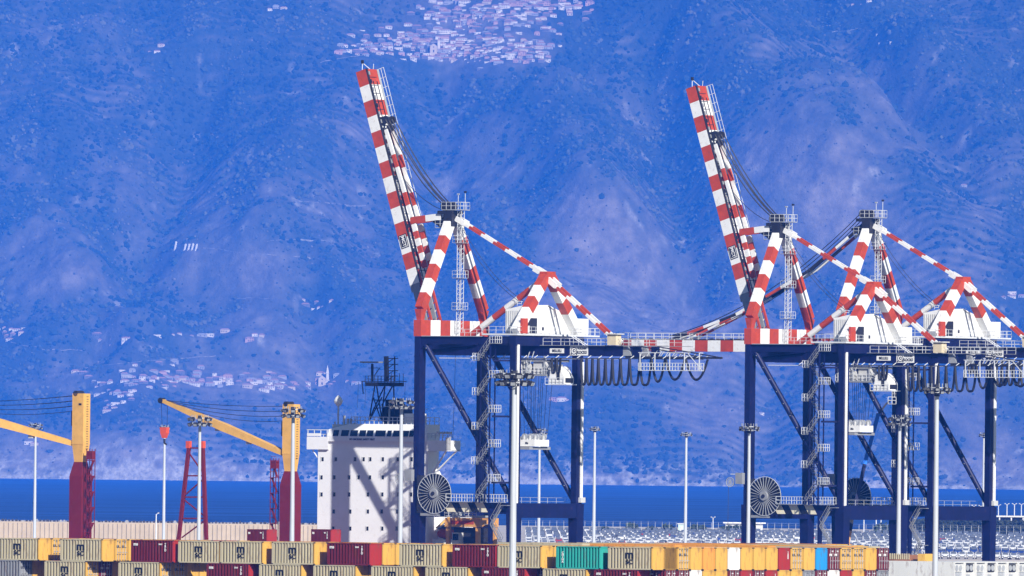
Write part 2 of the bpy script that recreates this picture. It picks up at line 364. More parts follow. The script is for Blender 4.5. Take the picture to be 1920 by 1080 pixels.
# pale roads cut across the slopes
road_m = mat('pale road', (.2, .18, .14), .95, var=.7, scale=.08)
for pts in ([(380,463),(440,468),(500,474),(600,482)],[(560,376),(620,380),(700,384)],[(20,640),(90,652),(170,652)],[(600,115),(640,108),(700,100)],[(430,560),(470,556),(520,560)],[(150,690),(260,676),(330,672),(420,664)],[(1560,705),(1680,655),(1760,612)],[(1560,58),(1610,52),(1640,58)],[(500,450),(560,447),(640,452)],[(1330,560),(1400,570),(1450,585)]):
    L_ = []
    for a, b in zip(pts, pts[1:]):
        for k in range(6): L_.append(ray_hit(a[0]+(b[0]-a[0])*k/6, a[1]+(b[1]-a[1])*k/6))
    L_ = [q for q in L_ if q is not None]
    m = MB(); vs = []
    for q in L_: vs += [(q.x, q.y-3, float(terr(q.x, q.y-3-SHORE))+.5), (q.x, q.y+3, float(terr(q.x, q.y-3-SHORE))+1.6), (q.x, q.y-3.6, float(terr(q.x, q.y-3-SHORE))-1.5)]
    m.add(vs, [(3*i, 3*i+3, 3*i+4, 3*i+1) for i in range(len(L_)-1)]+[(3*i+2, 3*i+5, 3*i+3, 3*i) for i in range(len(L_)-1)], road_m); tag(m.build('mountain_road'), kind='structure')
# retaining piers
p0 = ray_hit(325, 472)
for i, xx in enumerate((327, 345, 352, 359, 366)):
    p = ray_hit(xx, 470); m = MB(); m.beam((0,0,-2), (2.4,3,9 if i else 12), 1.6, 2, mat('pale rock concrete', (.7,.66,.6), .9))
    o = m.build('retaining_pier', label='pale concrete retaining pier leaning on the bare mountain slope', cat='retaining wall', group='retaining piers on the mountain slope'); o.location = p

# woodland: thousands of crowns over the slopes, one object
rng = np.random.default_rng(5)
def ico(sub):
    import bmesh
    bm = bmesh.new(); bmesh.ops.create_icosphere(bm, subdivisions=sub, radius=1); bm.verts.ensure_lookup_table()
    v = np.array([q.co[:] for q in bm.verts]); f = np.array([[w.index for w in q.verts] for q in bm.faces]); bm.free(); return v, f
def forest(name, N, sub, rmin, rmax, thr, seed, lab, mts):
    rg = np.random.default_rng(seed)
    X = rg.uniform(-1000, 1000, N*6); d = rg.uniform(4, 1740, N*6)**1.0; H = terr(X, d); px, py = to_px(X, SHORE+d, H)
    b = bare_of(px, py, X, d); keep = rg.random(len(X)) > np.clip((b-.22)/.27, 0, thr)
    inner = (np.abs(X) < 800)
    keep &= inner | (rg.random(len(X)) < .4)
    vp = np.array(VILL)
    for i in range(0, len(vp)):
        keep &= ((X-vp[i, 0])**2 + ((SHORE+d-vp[i, 1]+4)*.6)**2) > 8.5**2
    k = np.nonzero(keep)[0][:N]; X = X[k]; d = d[k]; H = H[k]; n = len(k)
    v, f = ico(sub); nv = len(v)
    r = rmin+(rmax-rmin)*rg.random(n)**1.7*np.where(rg.random(n) < .12, 1.35, 1)
    sc = np.stack([r*rg.uniform(.8, 1.3, n), r*rg.uniform(.8, 1.3, n), r*rg.uniform(.75, 1.25, n)], -1)
    jit = 1+rg.uniform(-.34, .34, (n, nv, 1)); a = rg.uniform(0, 6.28, n); ca, sa = np.cos(a)[:, None], np.sin(a)[:, None]
    P = v[None]*jit; x = P[..., 0]*ca-P[..., 1]*sa; y = P[..., 0]*sa+P[..., 1]*ca
    P = np.stack([x*sc[:, None, 0], y*sc[:, None, 1], P[..., 2]*sc[:, None, 2]], -1)
    P += np.stack([X, SHORE+d, H+r*.35], -1)[:, None]
    FF = (f[None]+(np.arange(n)*nv)[:, None, None]).reshape(-1, 3)
    tint = np.repeat(np.clip((fbm(X/38, d/60, 4, seed*3, .6)-.5)*2.6+.45+rg.normal(0, .13, n), 0, 1), nv)
    me = np_mesh(name, P.reshape(-1, 3), FF, mts, {'tint': tint}, smooth=False)
    o = bpy.data.objects.new(name, me); COL.objects.link(o); tag(o, label=lab, cat='woodland', kind='stuff'); print(name, n); return o
def tree_mat(nm, stops):
    global N, L
    m = bpy.data.materials.new(nm); m.use_nodes = True; N = m.node_tree.nodes; L = m.node_tree.links
    b = N['Principled BSDF']; b.inputs['Roughness'].default_value = .95; b.inputs['Specular IOR Level'].default_value = .1
    a = N.new('ShaderNodeAttribute'); a.attribute_name = 'tint'; L.new(ramp(a.outputs['Fac'], stops), b.inputs['Base Color']); return m
tm = tree_mat('oak and chestnut leaves', [(0, (.018, .028, .014)), (.45, (.036, .05, .024)), (.8, (.065, .075, .036)), (1, (.12, .115, .06))])
sm = tree_mat('dry scrub', [(0, (.04, .045, .025)), (.6, (.09, .085, .05)), (1, (.2, .17, .12))])
forest('woodland', 40000, 1, 1.3, 4.0, .99, 3, 'dense dark woodland of round crowns covering the far mountain slopes', [tm])
forest('scrub', 16000, 1, .7, 1.7, .5, 4, 'low dry scrub dotted over the bare grassy parts of the mountain', [sm])

# ---------------------------------------------------------------- sea, grounds
def sheet(name, pts, z, mt, kind='structure', th=0):
    m = MB(); n = len(pts); m.add([(x, y, z) for x, y in pts], [tuple(range(n))], mt); o = m.build(name); return tag(o, kind=kind)
wm = bpy.data.materials.new('sea water'); wm.use_nodes = True; N = wm.node_tree.nodes; L = wm.node_tree.links
b = N['Principled BSDF']; b.inputs['Roughness'].default_value = .5; b.inputs['IOR'].default_value = 1.33; b.inputs['Specular IOR Level'].default_value = .22
g = N.new('ShaderNodeNewGeometry'); mp = N.new('ShaderNodeMapping'); mp.inputs['Scale'].default_value = (.0012, .0035, 1); L.new(g.outputs['Position'], mp.inputs[0])
nn = N.new('ShaderNodeTexNoise'); nn.inputs['Scale'].default_value = 3; nn.inputs['Detail'].default_value = 8; L.new(mp.outputs[0], nn.inputs['Vector'])
L.new(ramp(nn.outputs[0], [(.38, (.003, .02, .12)), (.62, (.02, .075, .32))]), b.inputs['Base Color'])
n3 = N.new('ShaderNodeTexNoise'); n3.inputs['Scale'].default_value = .12; n3.inputs['Detail'].default_value = 6; L.new(g.outputs['Position'], n3.inputs['Vector'])
bp = N.new('ShaderNodeBump'); bp.inputs['Strength'].default_value = .6; bp.inputs['Distance'].default_value = 1.2; L.new(n3.outputs[0], bp.inputs['Height']); L.new(bp.outputs[0], b.inputs['Normal'])
sheet('sea', [(-1500, 5330), (1500, 5330), (1500, 19330), (-1500, 19330)], -1.0, wm)
A1 = Vector((-14.25, 2280, 0))
Q0 = A1-WD*3.2
qa = Q0-QD*2700; qb = Q0+QD*1500
sheet('harbour_basin', [(-1500, 30), (1500, 30), (1500, 3560), (-1500, 3560)], -3.0, wm)
qa2 = (Q0-QD*2650); 
sheet('container_yard', [(qa2.x, 84) if False else (Q0.x+(40-Q0.y)/QD.y*QD.x, 40), (1500, 40), (1500, 3540), (Q0.x+(3540-Q0.y)/QD.y*QD.x, 3540)] if Q0.x+(3540-Q0.y)/QD.y*QD.x < 1500 else [], 0, asph)
# quay face
m = MB(); s0 = Q0-QD*((Q0.y-40)/QD.y); s1 = Q0+QD*((3540-Q0.y)/QD.y)
m.beam((s0.x, s0.y, -2.1), (s1.x, s1.y, -2.1), .8, 4.1, concrete); tag(m.build('quay_wall'), kind='structure')
sheet('far_bank', [(-1500, 3560), (1500, 3560), (1500, 5335), (-1500, 5335)], .5, mat('sandy ground', (.55, .5, .45), 1, var=.25, scale=.02))
m = MB().box(-1500, 1500, 3556, 3560, -4, .5, concrete); tag(m.build('bank_wall'), kind='structure')
# haze
hz = bpy.data.materials.new('haze'); hz.use_nodes = True; N = hz.node_tree.nodes; L = hz.node_tree.links; N.clear()
ho = N.new('ShaderNodeOutputMaterial'); hv = N.new('ShaderNodeVolumePrincipled'); L.new(hv.outputs[0], ho.inputs['Volume'])
hv.inputs['Color'].default_value = (.024, .2, 1, 1); hv.inputs['Density'].default_value = 3.25e-5; hv.inputs['Anisotropy'].default_value = -.55
HAZE = MB().box(-1600, 1600, -60, 21300, -14, 1120, hz).build('haze', label='blue sea haze over the strait', cat='haze', kind='stuff')

# ================================================================ containers
CL_, CW_, CH_ = 6.058, 2.438, 2.591
def cmat(nm, c): return mat('container '+nm, c, .55, var=.08, scale=.5, dirt=(.16, .07, .04), dirt_amt=.75, stretch=(1, 1, .3))
CC = {'yellow': (.68, .40, .07), 'sand': (.52, .46, .30), 'dark red': (.15, .012, .012), 'red': (.36, .025, .015), 'teal': (.03, .36, .30), 'white': (.78, .78, .75),  # sand tone: the yellow paint with side and groove shade in its colour
      'blue': (.02, .28, .62), 'grey': (.25, .26, .28), 'orange': (.78, .33, .05), 'brown': (.3, .13, .06)}
def corr(m, x0, x1, y, z0, z1, mt, pitch=.42, dep=.24, axis='x', sgn=1):
    """trapezoid corrugated sheet; axis x: sheet runs along x at y, pressed inwards by dep*sgn"""
    n = max(2, round((x1-x0)/pitch)); p = (x1-x0)/n; pts = []
    for i in range(n):
        a = x0+i*p; pts += [(a, 0), (a+p*.42, 0), (a+p*.48, dep), (a+p*.94, dep)]
    pts.append((x1, 0)); vs = []
    for q, dd in pts:
        for z in (z0, z1): vs.append((q, y+sgn*dd, z) if axis == 'x' else (y-sgn*dd, q, z))
    m.add(vs, [(2*i, 2*i+2, 2*i+3, 2*i+1) for i in range(len(pts)-1)], mt)
def container(col, end='plain', logo=None, L=CL_, side=None, endcol=None, texts=None):
    mt = cmat(side or col, CC[side or col]); me_ = cmat(endcol or col, CC[endcol or col])
    X, Y, H = L/2, CW_/2, CH_
    m = MB(); corr(m, -X+.12, X-.12, -Y+.02, .16, H-.12, mt); corr(m, -X+.12, X-.12, Y-.02, .16, H-.12, mt, sgn=-1)
    m.box(-X+.05, X-.05, -Y+.06, Y-.06, H-.07, H-.03, mat('container roof '+(side or col), tuple(c*.85 for c in CC[side or col]), .8, dirt=(.4, .16, .07), dirt_amt=.8, scale=.8))
    n = int(L/.6)
    for i in range(n): x = -X+.3+i*(L-.6)/n; m.box(x, x+.3, -Y+.1, Y-.1, H-.03, H-.01, mt)
    m.box(-X+.1, X-.1, -Y+.2, Y-.2, .08, .16, dark)
    if end == 'plain': corr(m, -Y+.12, Y-.12, X-.02, .16, H-.12, me_, pitch=.25, dep=.035, axis='y')
    corr(m, -Y+.12, Y-.12, -X+.02, .16, H-.12, me_, pitch=.25, dep=.035, axis='y', sgn=-1)
    t = m.build('shipping_container')
    fr = MB()
    for sy in (-1, 1):
        y0, y1 = (-Y, -Y+.1) if sy < 0 else (Y-.1, Y)
        fr.box(-X+.15, X-.15, y0, y1, H-.12, H-.003, mt); fr.box(-X+.15, X-.15, y0, y1, 0.01, .16, mt)
        for sx in (-1, 1):
            x0, x1 = (-X, -X+.14) if sx < 0 else (X-.14, X); fr.box(x0, x1, sy*Y if sy < 0 else Y-.14, -Y+.14 if sy < 0 else Y, .12, H-.12, me_ if sx > 0 else mt)
    for sx in (-1, 1):
        x0, x1 = (-X, -X+.12) if sx < 0 else (X-.12, X); fr.box(x0, x1, -Y+.14, Y-.14, H-.14, H-.003, me_); fr.box(x0, x1, -Y+.14, Y-.14, .01, .16, me_)
    cc = fr
    for sx in (-1, 1):
        for sy in (-1, 1):
            for z in (0, H-.12): cc.box(sx*X-(.18 if sx > 0 else 0)+sx*.004, sx*X+(.18 if sx < 0 else 0)+sx*.004, sy*Y-(.16 if sy > 0 else 0)+sy*.004, sy*Y+(.16 if sy < 0 else 0)+sy*.004, z+.002, z+.118, dark)
    fr.build('frame', t)
    if end == 'door':
        for sy in (-1, 1):
            d = MB(); y0, y1 = (-Y+.15, -.02) if sy < 0 else (.02, Y-.15)
            d.box(X-.08, X-.03, y0, y1, .17, H-.15, me_)
            for z in (.75, 1.4, 2.0): d.box(X-.03, X-.01, y0+.08, y1-.08, z, z+.08, me_)
            do = d.build('door', t)
            for yy in (y0+.28, y1-.28):
                r = MB(); r.tube((X+.02, yy, .1), (X+.02, yy, H-.08), .035, galv, 6)
                for z in (.12, .8, 1.6, 2.36): r.box(X-.01, X+.05, yy-.12, yy+.12, z, z+.07, dark)
                r.box(X+.03, X+.06, yy-.02, yy+.35, 1.05, 1.11, galv); r.build('lock_rod', do)
            pl = MB(); pl.box(X-.028, X-.006, y0+.12, y0+.6, 1.62, 1.9, dark if col != 'dark red' else white); pl.box(X-.028, X-.006, y0+.62, y1-.1, 2.14, 2.26, dark if col != 'dark red' else white); pl.build('placard', do)
    if logo == 'msc':
        put_text('m', 1.3, black, (-.1, -Y-.012, 1.72), t, name='emblem', sx=1.2); put_text('SC', .72, black, (-.1, -Y-.012, .88), t, name='emblem', sx=1.15)
    if texts:
        for body, size, px_, pz, vert in texts:
            put_text('\n'.join(body) if vert else body, size, white, (px_, -Y-.012, pz), t)
    if endcol is None and col in ('red', 'dark red') and end == 'plain':
        put_text('\n'.join('TRHU'), .3, white, (X+.012, .75, 1.7), t, rot=(PI/2, 0, PI/2))
    t['_p'] = 1; return t
PROTO = {}
def proto(key):
    if key not in PROTO:
        col, end, logo = key
        if logo == 'msc': PROTO[key] = container('yellow', end, 'msc', side='sand')  # sides and ends share one paint; the sides' shade sits in the colour
        elif col == 'dark red': PROTO[key] = container('dark red', end, None, endcol='red' if end == 'plain' else None, texts=[('ms', .55, -2.35, 2.1, False), ('TRLU', .34, 1.9, 1.75, True), ('22G1', .24, 1.2, 2.1, False)])  # one paint; darker sides and brighter plain ends put sunlight into the colour
        elif col == 'teal': PROTO[key] = container('teal', end, None, texts=[('CHINA', .36, -2.1, 1.3, True)])
        else: PROTO[key] = container(col, end, None)
        PROTO[key].hide_render = False; PROTO[key]['_used'] = 0
    return PROTO[key]
K = at(1225, 1027.5, 1668); K.z = 0                          # near top corner of the front block
TOP = 5
def place_c(key, x_along, row, tier, label, group, along=None):
    """x_along: metres from the corner K against +w (to the left); row: rows back along the quay"""
    p = proto(key)
    if p['_used']: o = copy_tree(p)
    else: o = p; p['_used'] = 1
    c = K-WD*(x_along+CL_/2)+QD*(CW_/2+row*2.66)
    o.location = (c.x, c.y, (tier-1)*CH_); o.rotation_euler = (0, 0, RZ)
    tag(o, label=label, cat='container', group=group); return o
random.seed(11)
sx = .829*16.0
ORD = ['first', 'second', 'third', 'fourth', 'fifth', 'sixth', 'seventh', 'eighth', 'ninth', 'tenth', 'eleventh', 'twelfth', 'thirteenth', 'fourteenth', 'fifteenth', 'sixteenth', 'seventeenth', 'eighteenth', 'nineteenth']
def along_of(xr, tierz=12.9):
    """distance left of K at which the near edge of a side shows at pixel x"""
    lo, hi = -5, 120
    for _ in range(40):
        mid = (lo+hi)/2; q = K-WD*mid; x, _y = to_px(q.x, q.y, tierz)
        if x > xr: lo = mid
        else: hi = mid
    return lo
M = ('yellow', 'plain', 'msc'); MD = ('yellow', 'door', 'msc'); R = ('dark red', 'plain', None); RD = ('dark red', 'door', None); YP = ('yellow', 'plain', None); YD = ('yellow', 'door', None)
T1 = [(73, M, YD), (192, M, YD), (325, R, YD), (493, M, YP), (590, M, YP), (694, R, YP), (830, M, YP), (930, R, YP), (1015, M, YP), (1125, ('teal', 'plain', None), YP), (1223, M, YP)]
T2 = [(37, ('grey', 'door', None), YP), (162, MD, RD), (301, MD, YD), (467, R, YP), (566, M, YP), (668, M, YP), (777, M, YP), (879, M, YP), (985, R, RD), (1100, M, YP), (1196, R, YP)]
def cname(key):
    c, e, l = key
    if l == 'msc': return 'emblem container'
    return {'dark red': 'dark red', 'yellow': 'plain yellow', 'teal': 'teal green', 'grey': 'grey'}[c]+(' container with locking bars' if e == 'door' else ' container')
bays = []
for tier, T in ((5, T1), (4, T2)):
    for i, (xr, k1, k2) in enumerate(T):
        a = along_of(xr, tier*CH_); 
        if tier == 5: bays.append(a)
        else: a = bays[i]-0 if False else a
        tn = 'top tier' if tier == 5 else 'second tier'
        place_c(k1, a, 0, tier, f'{cname(k1)}, {ORD[i]} from the left in the {tn}', 'containers in the front block')
        place_c(k2, a, 1, tier, f'{cname(k2)} behind the {ORD[i]} front one of the {tn}', 'containers in the front block')
a = along_of(413); place_c(M, a, 0.02, 5, 'container half hidden at the bar beside the fourth emblem container', 'containers in the front block').scale = (1, .99, .995)
bpy.data.objects[-1] if False else None
# rows further back: only their tops show
backn = 0
for i, a in enumerate(bays[:-1]):
    for r in range(2, 6):
        k = random.choice([M, M, YP, R]); c = MB()
        o = place_c(random.choice([M, YP, R]), a, r, 5, 'container in the rows behind the front block, only its roof edge showing', 'containers behind the front block')
for xr in (162, 301, 467):
    for r in (2, 3): place_c(M, along_of(xr, 10.4), r, 4, 'container in the rows behind the front block, seen through a gap', 'containers behind the front block')
# the long rank of end faces at the right
E5 = [YP, YP, YD, YP, ('orange', 'plain', None), YP, ('white', 'plain', None), YP, YP, YP, ('red', 'plain', None), YD, YP, ('blue', 'plain', None), RD, YD, YD, YP, RD]
E4 = [RD, RD, RD, ('white', 'plain', None), YP, YP, RD, ('red', 'plain', None), RD, ('red', 'plain', None), YP, YP, ('grey', 'door', None), RD, ('white', 'plain', None), R, YP, RD, ('grey', 'door', None)]
def ename(key):
    c, e, l = key
    return {'dark red': 'dark red', 'yellow': 'yellow', 'orange': 'orange yellow', 'white': 'white', 'red': 'red', 'blue': 'sky blue', 'grey': 'dark grey'}[c]+(' container end with locking bars' if e == 'door' else ' plain container end')
for tier, E in ((5, E5), (4, E4)):
    for i in range(1, 19):
        k = E[i]; tn = 'top tier' if tier == 5 else 'second tier'
        place_c(k, bays[-1], i, tier, f'{ename(k)}, {ORD[i]} from the near corner in the {tn}', 'rank of container ends')
# a second yard of stacks behind, seen as a band of roofs
simple = {}
for c in ('orange', 'yellow', 'brown', 'sand', 'dark red'):
    m = MB(); mt = cmat(c, CC[c]); m.box(-6.05, 6.05, -1.2, 1.2, .02, CH_-.04, mt); corr(m, -6, 6, -1.21, .1, CH_-.1, mt); m.box(-6.09, 6.09, -1.21, -1.1, CH_-.04, CH_, mt); m.box(-6.09, 6.09, 1.1, 1.21, CH_-.04, CH_, mt)
    simple[c] = (m.mesh('shipping_container'), c)
KK = K+QD*3
for r in range(0, 7):
    for j in range(-1, 3):
        for q in range(0, 3):
            c = K-WD*(-4+j*13.2+30)+QD*(56+r*17+q*2.6)
            x, y = to_px(c.x, c.y, 12.95)
            if not (560 < x < 1560): continue
            me_, cn = simple[random.choice(['orange', 'yellow', 'brown', 'sand', 'orange'])]
            o = bpy.data.objects.new('shipping_container', me_); COL.objects.link(o); o.location = (c.x, c.y, 4*CH_); o.rotation_euler = (0, 0, RZ)
            tag(o, label=f'long {cn} container in the rear yard, only its roof showing', cat='container', group='long containers in the rear yard')
# two small dark red containers standing alone behind the front block
for (x, lab) in ((463, 'small dark red container alone before the pale sea wall'), (583, 'small dark red container at the foot of the white ship')):
    c = at(x, 1000, 2010); k = R; o = copy_tree(proto(k)); o.scale = (.55, 1, 1)
    c = c+WD*1.7+QD*1.2; o.location = (c.x, c.y, at(x, 992, 2010).z-CH_); o.rotation_euler = (0, 0, RZ); tag(o, label=lab, cat='container', group=None)
    if 'group' in o: del o['group']
# refrigerated containers lower right
def reefer(i):
    m = MB(); mt = cmat('white', CC['white']); X = 6.09
    m.box(-X, X-.4, -1.21, 1.21, .02, CH_, mt); t = m.build('refrigerated_container')
    g = MB().box(X-.4, X-.3, -1.1, 1.1, .1, CH_-.1, offw if i % 2 else galv)
    g.box(X-.3, X-.2, -.95, .95, 1.3, 2.3, dark if i % 2 else offw); g.box(X-.3, X-.22, -.9, .2, .3, 1.0, galv); g.build('cooling_unit', t)
    g = MB().tube((X-.2, -.45, 1.8), (X-.14, -.45, 1.8), .38, galv, 14); g.tube((X-.2, .45, 1.8), (X-.14, .45, 1.8), .38, galv, 14); g.build('fan', t)
    f = MB().box(X-.4, X, -1.22, -1.1, 0, CH_, mt).box(X-.4, X, 1.1, 1.22, 0, CH_, mt).box(X-.4, X, -1.1, 1.1, CH_-.1, CH_, mt); f.build('frame', t)
    return t
RF = at(1790, 1052, 1880); RF.z = 0
rp = [reefer(0), reefer(1)]; usd = [0, 0]
for tier in (4, 3):
    for i in range(0, 9):
        b = i % 2
        o = copy_tree(rp[b]) if usd[b] else rp[b]; usd[b] = 1
        c = RF-WD*6.09+QD*(1.22+i*2.6); o.location = (c.x, c.y, (tier-1)*CH_); o.rotation_euler = (0, 0, RZ)
        tag(o, label=f"white refrigerated container with {'grey' if b else 'pale'} cooling unit, {ORD[i]} of the {'upper' if tier == 4 else 'lower'} rank at lower right", cat='container', group='refrigerated containers')
for tier in (4, 3):
    c = RF-WD*(6.09+12.6)+QD*1.22
    k = MB(); 
    o = copy_tree(rp[0]) if tier == 4 else bpy.data.objects.new('shipping_container', simple['sand'][0])
    if tier == 3: COL.objects.link(o)
    o.location = (c.x, c.y, (tier-1)*CH_); o.rotation_euler = (0, 0, RZ)
    tag(o, label='white refrigerated container with its long side towards the foreground' if tier == 4 else 'sand ribbed container under the long white side at lower right', cat='container')
# brown slatted flat rack and two yellow end frames on top
c = RF-WD*12.3+QD*6
t = empty('flat_rack', (c.x, c.y, 4*CH_), RZ, label='brown slatted flat rack with yellow end frames lying on the white containers', cat='flat rack')
m = MB().box(-4.0, 2.4, -1.2, 1.2, 0, .2, CC and cmat('brown', CC['brown']))
for i in range(20): x = -3.9+i*.32; m.box(x, x+.14, -1.25, -1.15, .2, .95, cmat('sand', CC['sand']))
m.box(-4, 2.4, -1.1, 1.2, .2, .8, cmat('brown', CC['brown'])); m.build('deck', t)
for x in (-5.3, 3.6): MB().box(x, x+1.1, -1.2, 1.2, 0, .95, cmat('yellow', CC['yellow'])).build('end_frame', t)
MB().box(-5, 4.5, -1, 1, .0, .08, dark).build('base_frame', t)

# ================================================================ floodlight masts
def flood(px, py, Y, wpx, rad, lab, n=14, base_y=0):
    p = at(px, py, Y); hh = p.z; s = F/Y; t = empty('floodlight_mast', (p.x, p.y, 0), RZ, label=lab, cat='light mast')
    w = wpx/s/2
    m = MB(); m.tube((0,0,0), (0,0,hh), rad*1.02, pole_m, 12, r1=rad*.6); m.build('pole', t)
    m = MB()
    for q in (0, .9 if w > 1.7 else .55):
        for k in range(12):
            a, b = 2*PI*k/12, 2*PI*(k+1)/12; r = w*.72
            m.beam((r*math.cos(a), r*math.sin(a), hh-q), (r*math.cos(b), r*math.sin(b), hh-q), .1, .1, galv)
        for k in range(6): a = PI*k/6; m.beam((-r*math.cos(a), -r*math.sin(a), hh-q), (r*math.cos(a), r*math.sin(a), hh-q), .09, .09, galv)
    m.tube((0,0,hh-1), (0,0,hh+.4), rad*.9, dark, 8)
    for k in range(8):
        a = 2*PI*k/8; m.beam((r*math.cos(a), r*math.sin(a), hh-q), (r*math.cos(a), r*math.sin(a), hh+.5), .07, .07, galv)
    m.build('lamp_ring', t)
    lm = None
    for k in range(n):
        a = 2*PI*k/n+.2; z = hh+(-.15 if k % 2 else -.95 if w > 1.7 else -.5)
        if lm is None:
            l = MB(); l.beam((0, 0, .12), (.5, 0, -.1), .52, .42, dark, a1=.66, b1=.5); l.beam((.5, 0, -.1), (.54, 0, -.12), .52, .36, galv); l.box(-.12, .04, -.2, .2, -.05, .32, galv)
            lm = l.mesh('floodlight')
        o = bpy.data.objects.new('floodlight', lm); COL.objects.link(o); o.parent = t; sc = 1 if w > 1.7 else .7
        o.location = (w*.74*math.cos(a), w*.74*math.sin(a), z); o.rotation_euler = (0, 0, a); o.scale = (sc, sc, sc)
    return t
flood(67, 796, 3780, 26, .42, 'thin white floodlight mast at the far left before the sea wall', 8)
flood(309, 800, 3780, 20, .42, 'thin white floodlight mast just beside the hanging orange hook block', 8)
flood(375, 784, 2175, 44, .34, 'floodlight mast with a wide lamp crown in front of the red lattice trestle', 16)
flood(550, 768, 2190, 44, .42, 'floodlight mast with its lamp crown over the yellow deck crane beside the white ship', 16)
flood(753, 752, 2240, 46, .42, 'floodlight mast standing in front of the white ship and its funnel', 16)
flood(965, 702, 1575, 74, .44, 'tallest floodlight mast in the foreground, its pole crossing the container stacks', 20)
flood(1012, 806, 3780, 30, .42, 'thin white floodlight mast seen under the first crane between its landside legs', 8)
flood(1115.5, 803, 3780, 20, .45, 'thin white floodlight mast just right of the first crane', 8)
flood(1287, 813, 3850, 24, .45, 'thin white floodlight mast alone between the first and second crane', 8)
flood(1405, 800, 2290, 40, .36, 'floodlight mast in front of the waterside leg of the second crane', 14)
flood(1687, 784, 2310, 42, .42, 'floodlight mast in front of the landside leg of the second crane', 14)
flood(1757, 727, 1700, 52, .38, 'floodlight mast at lower right crossing the white refrigerated containers', 16)
flood(1845, 814, 3780, 20, .42, 'thin white floodlight mast behind the last leg at the right', 8)

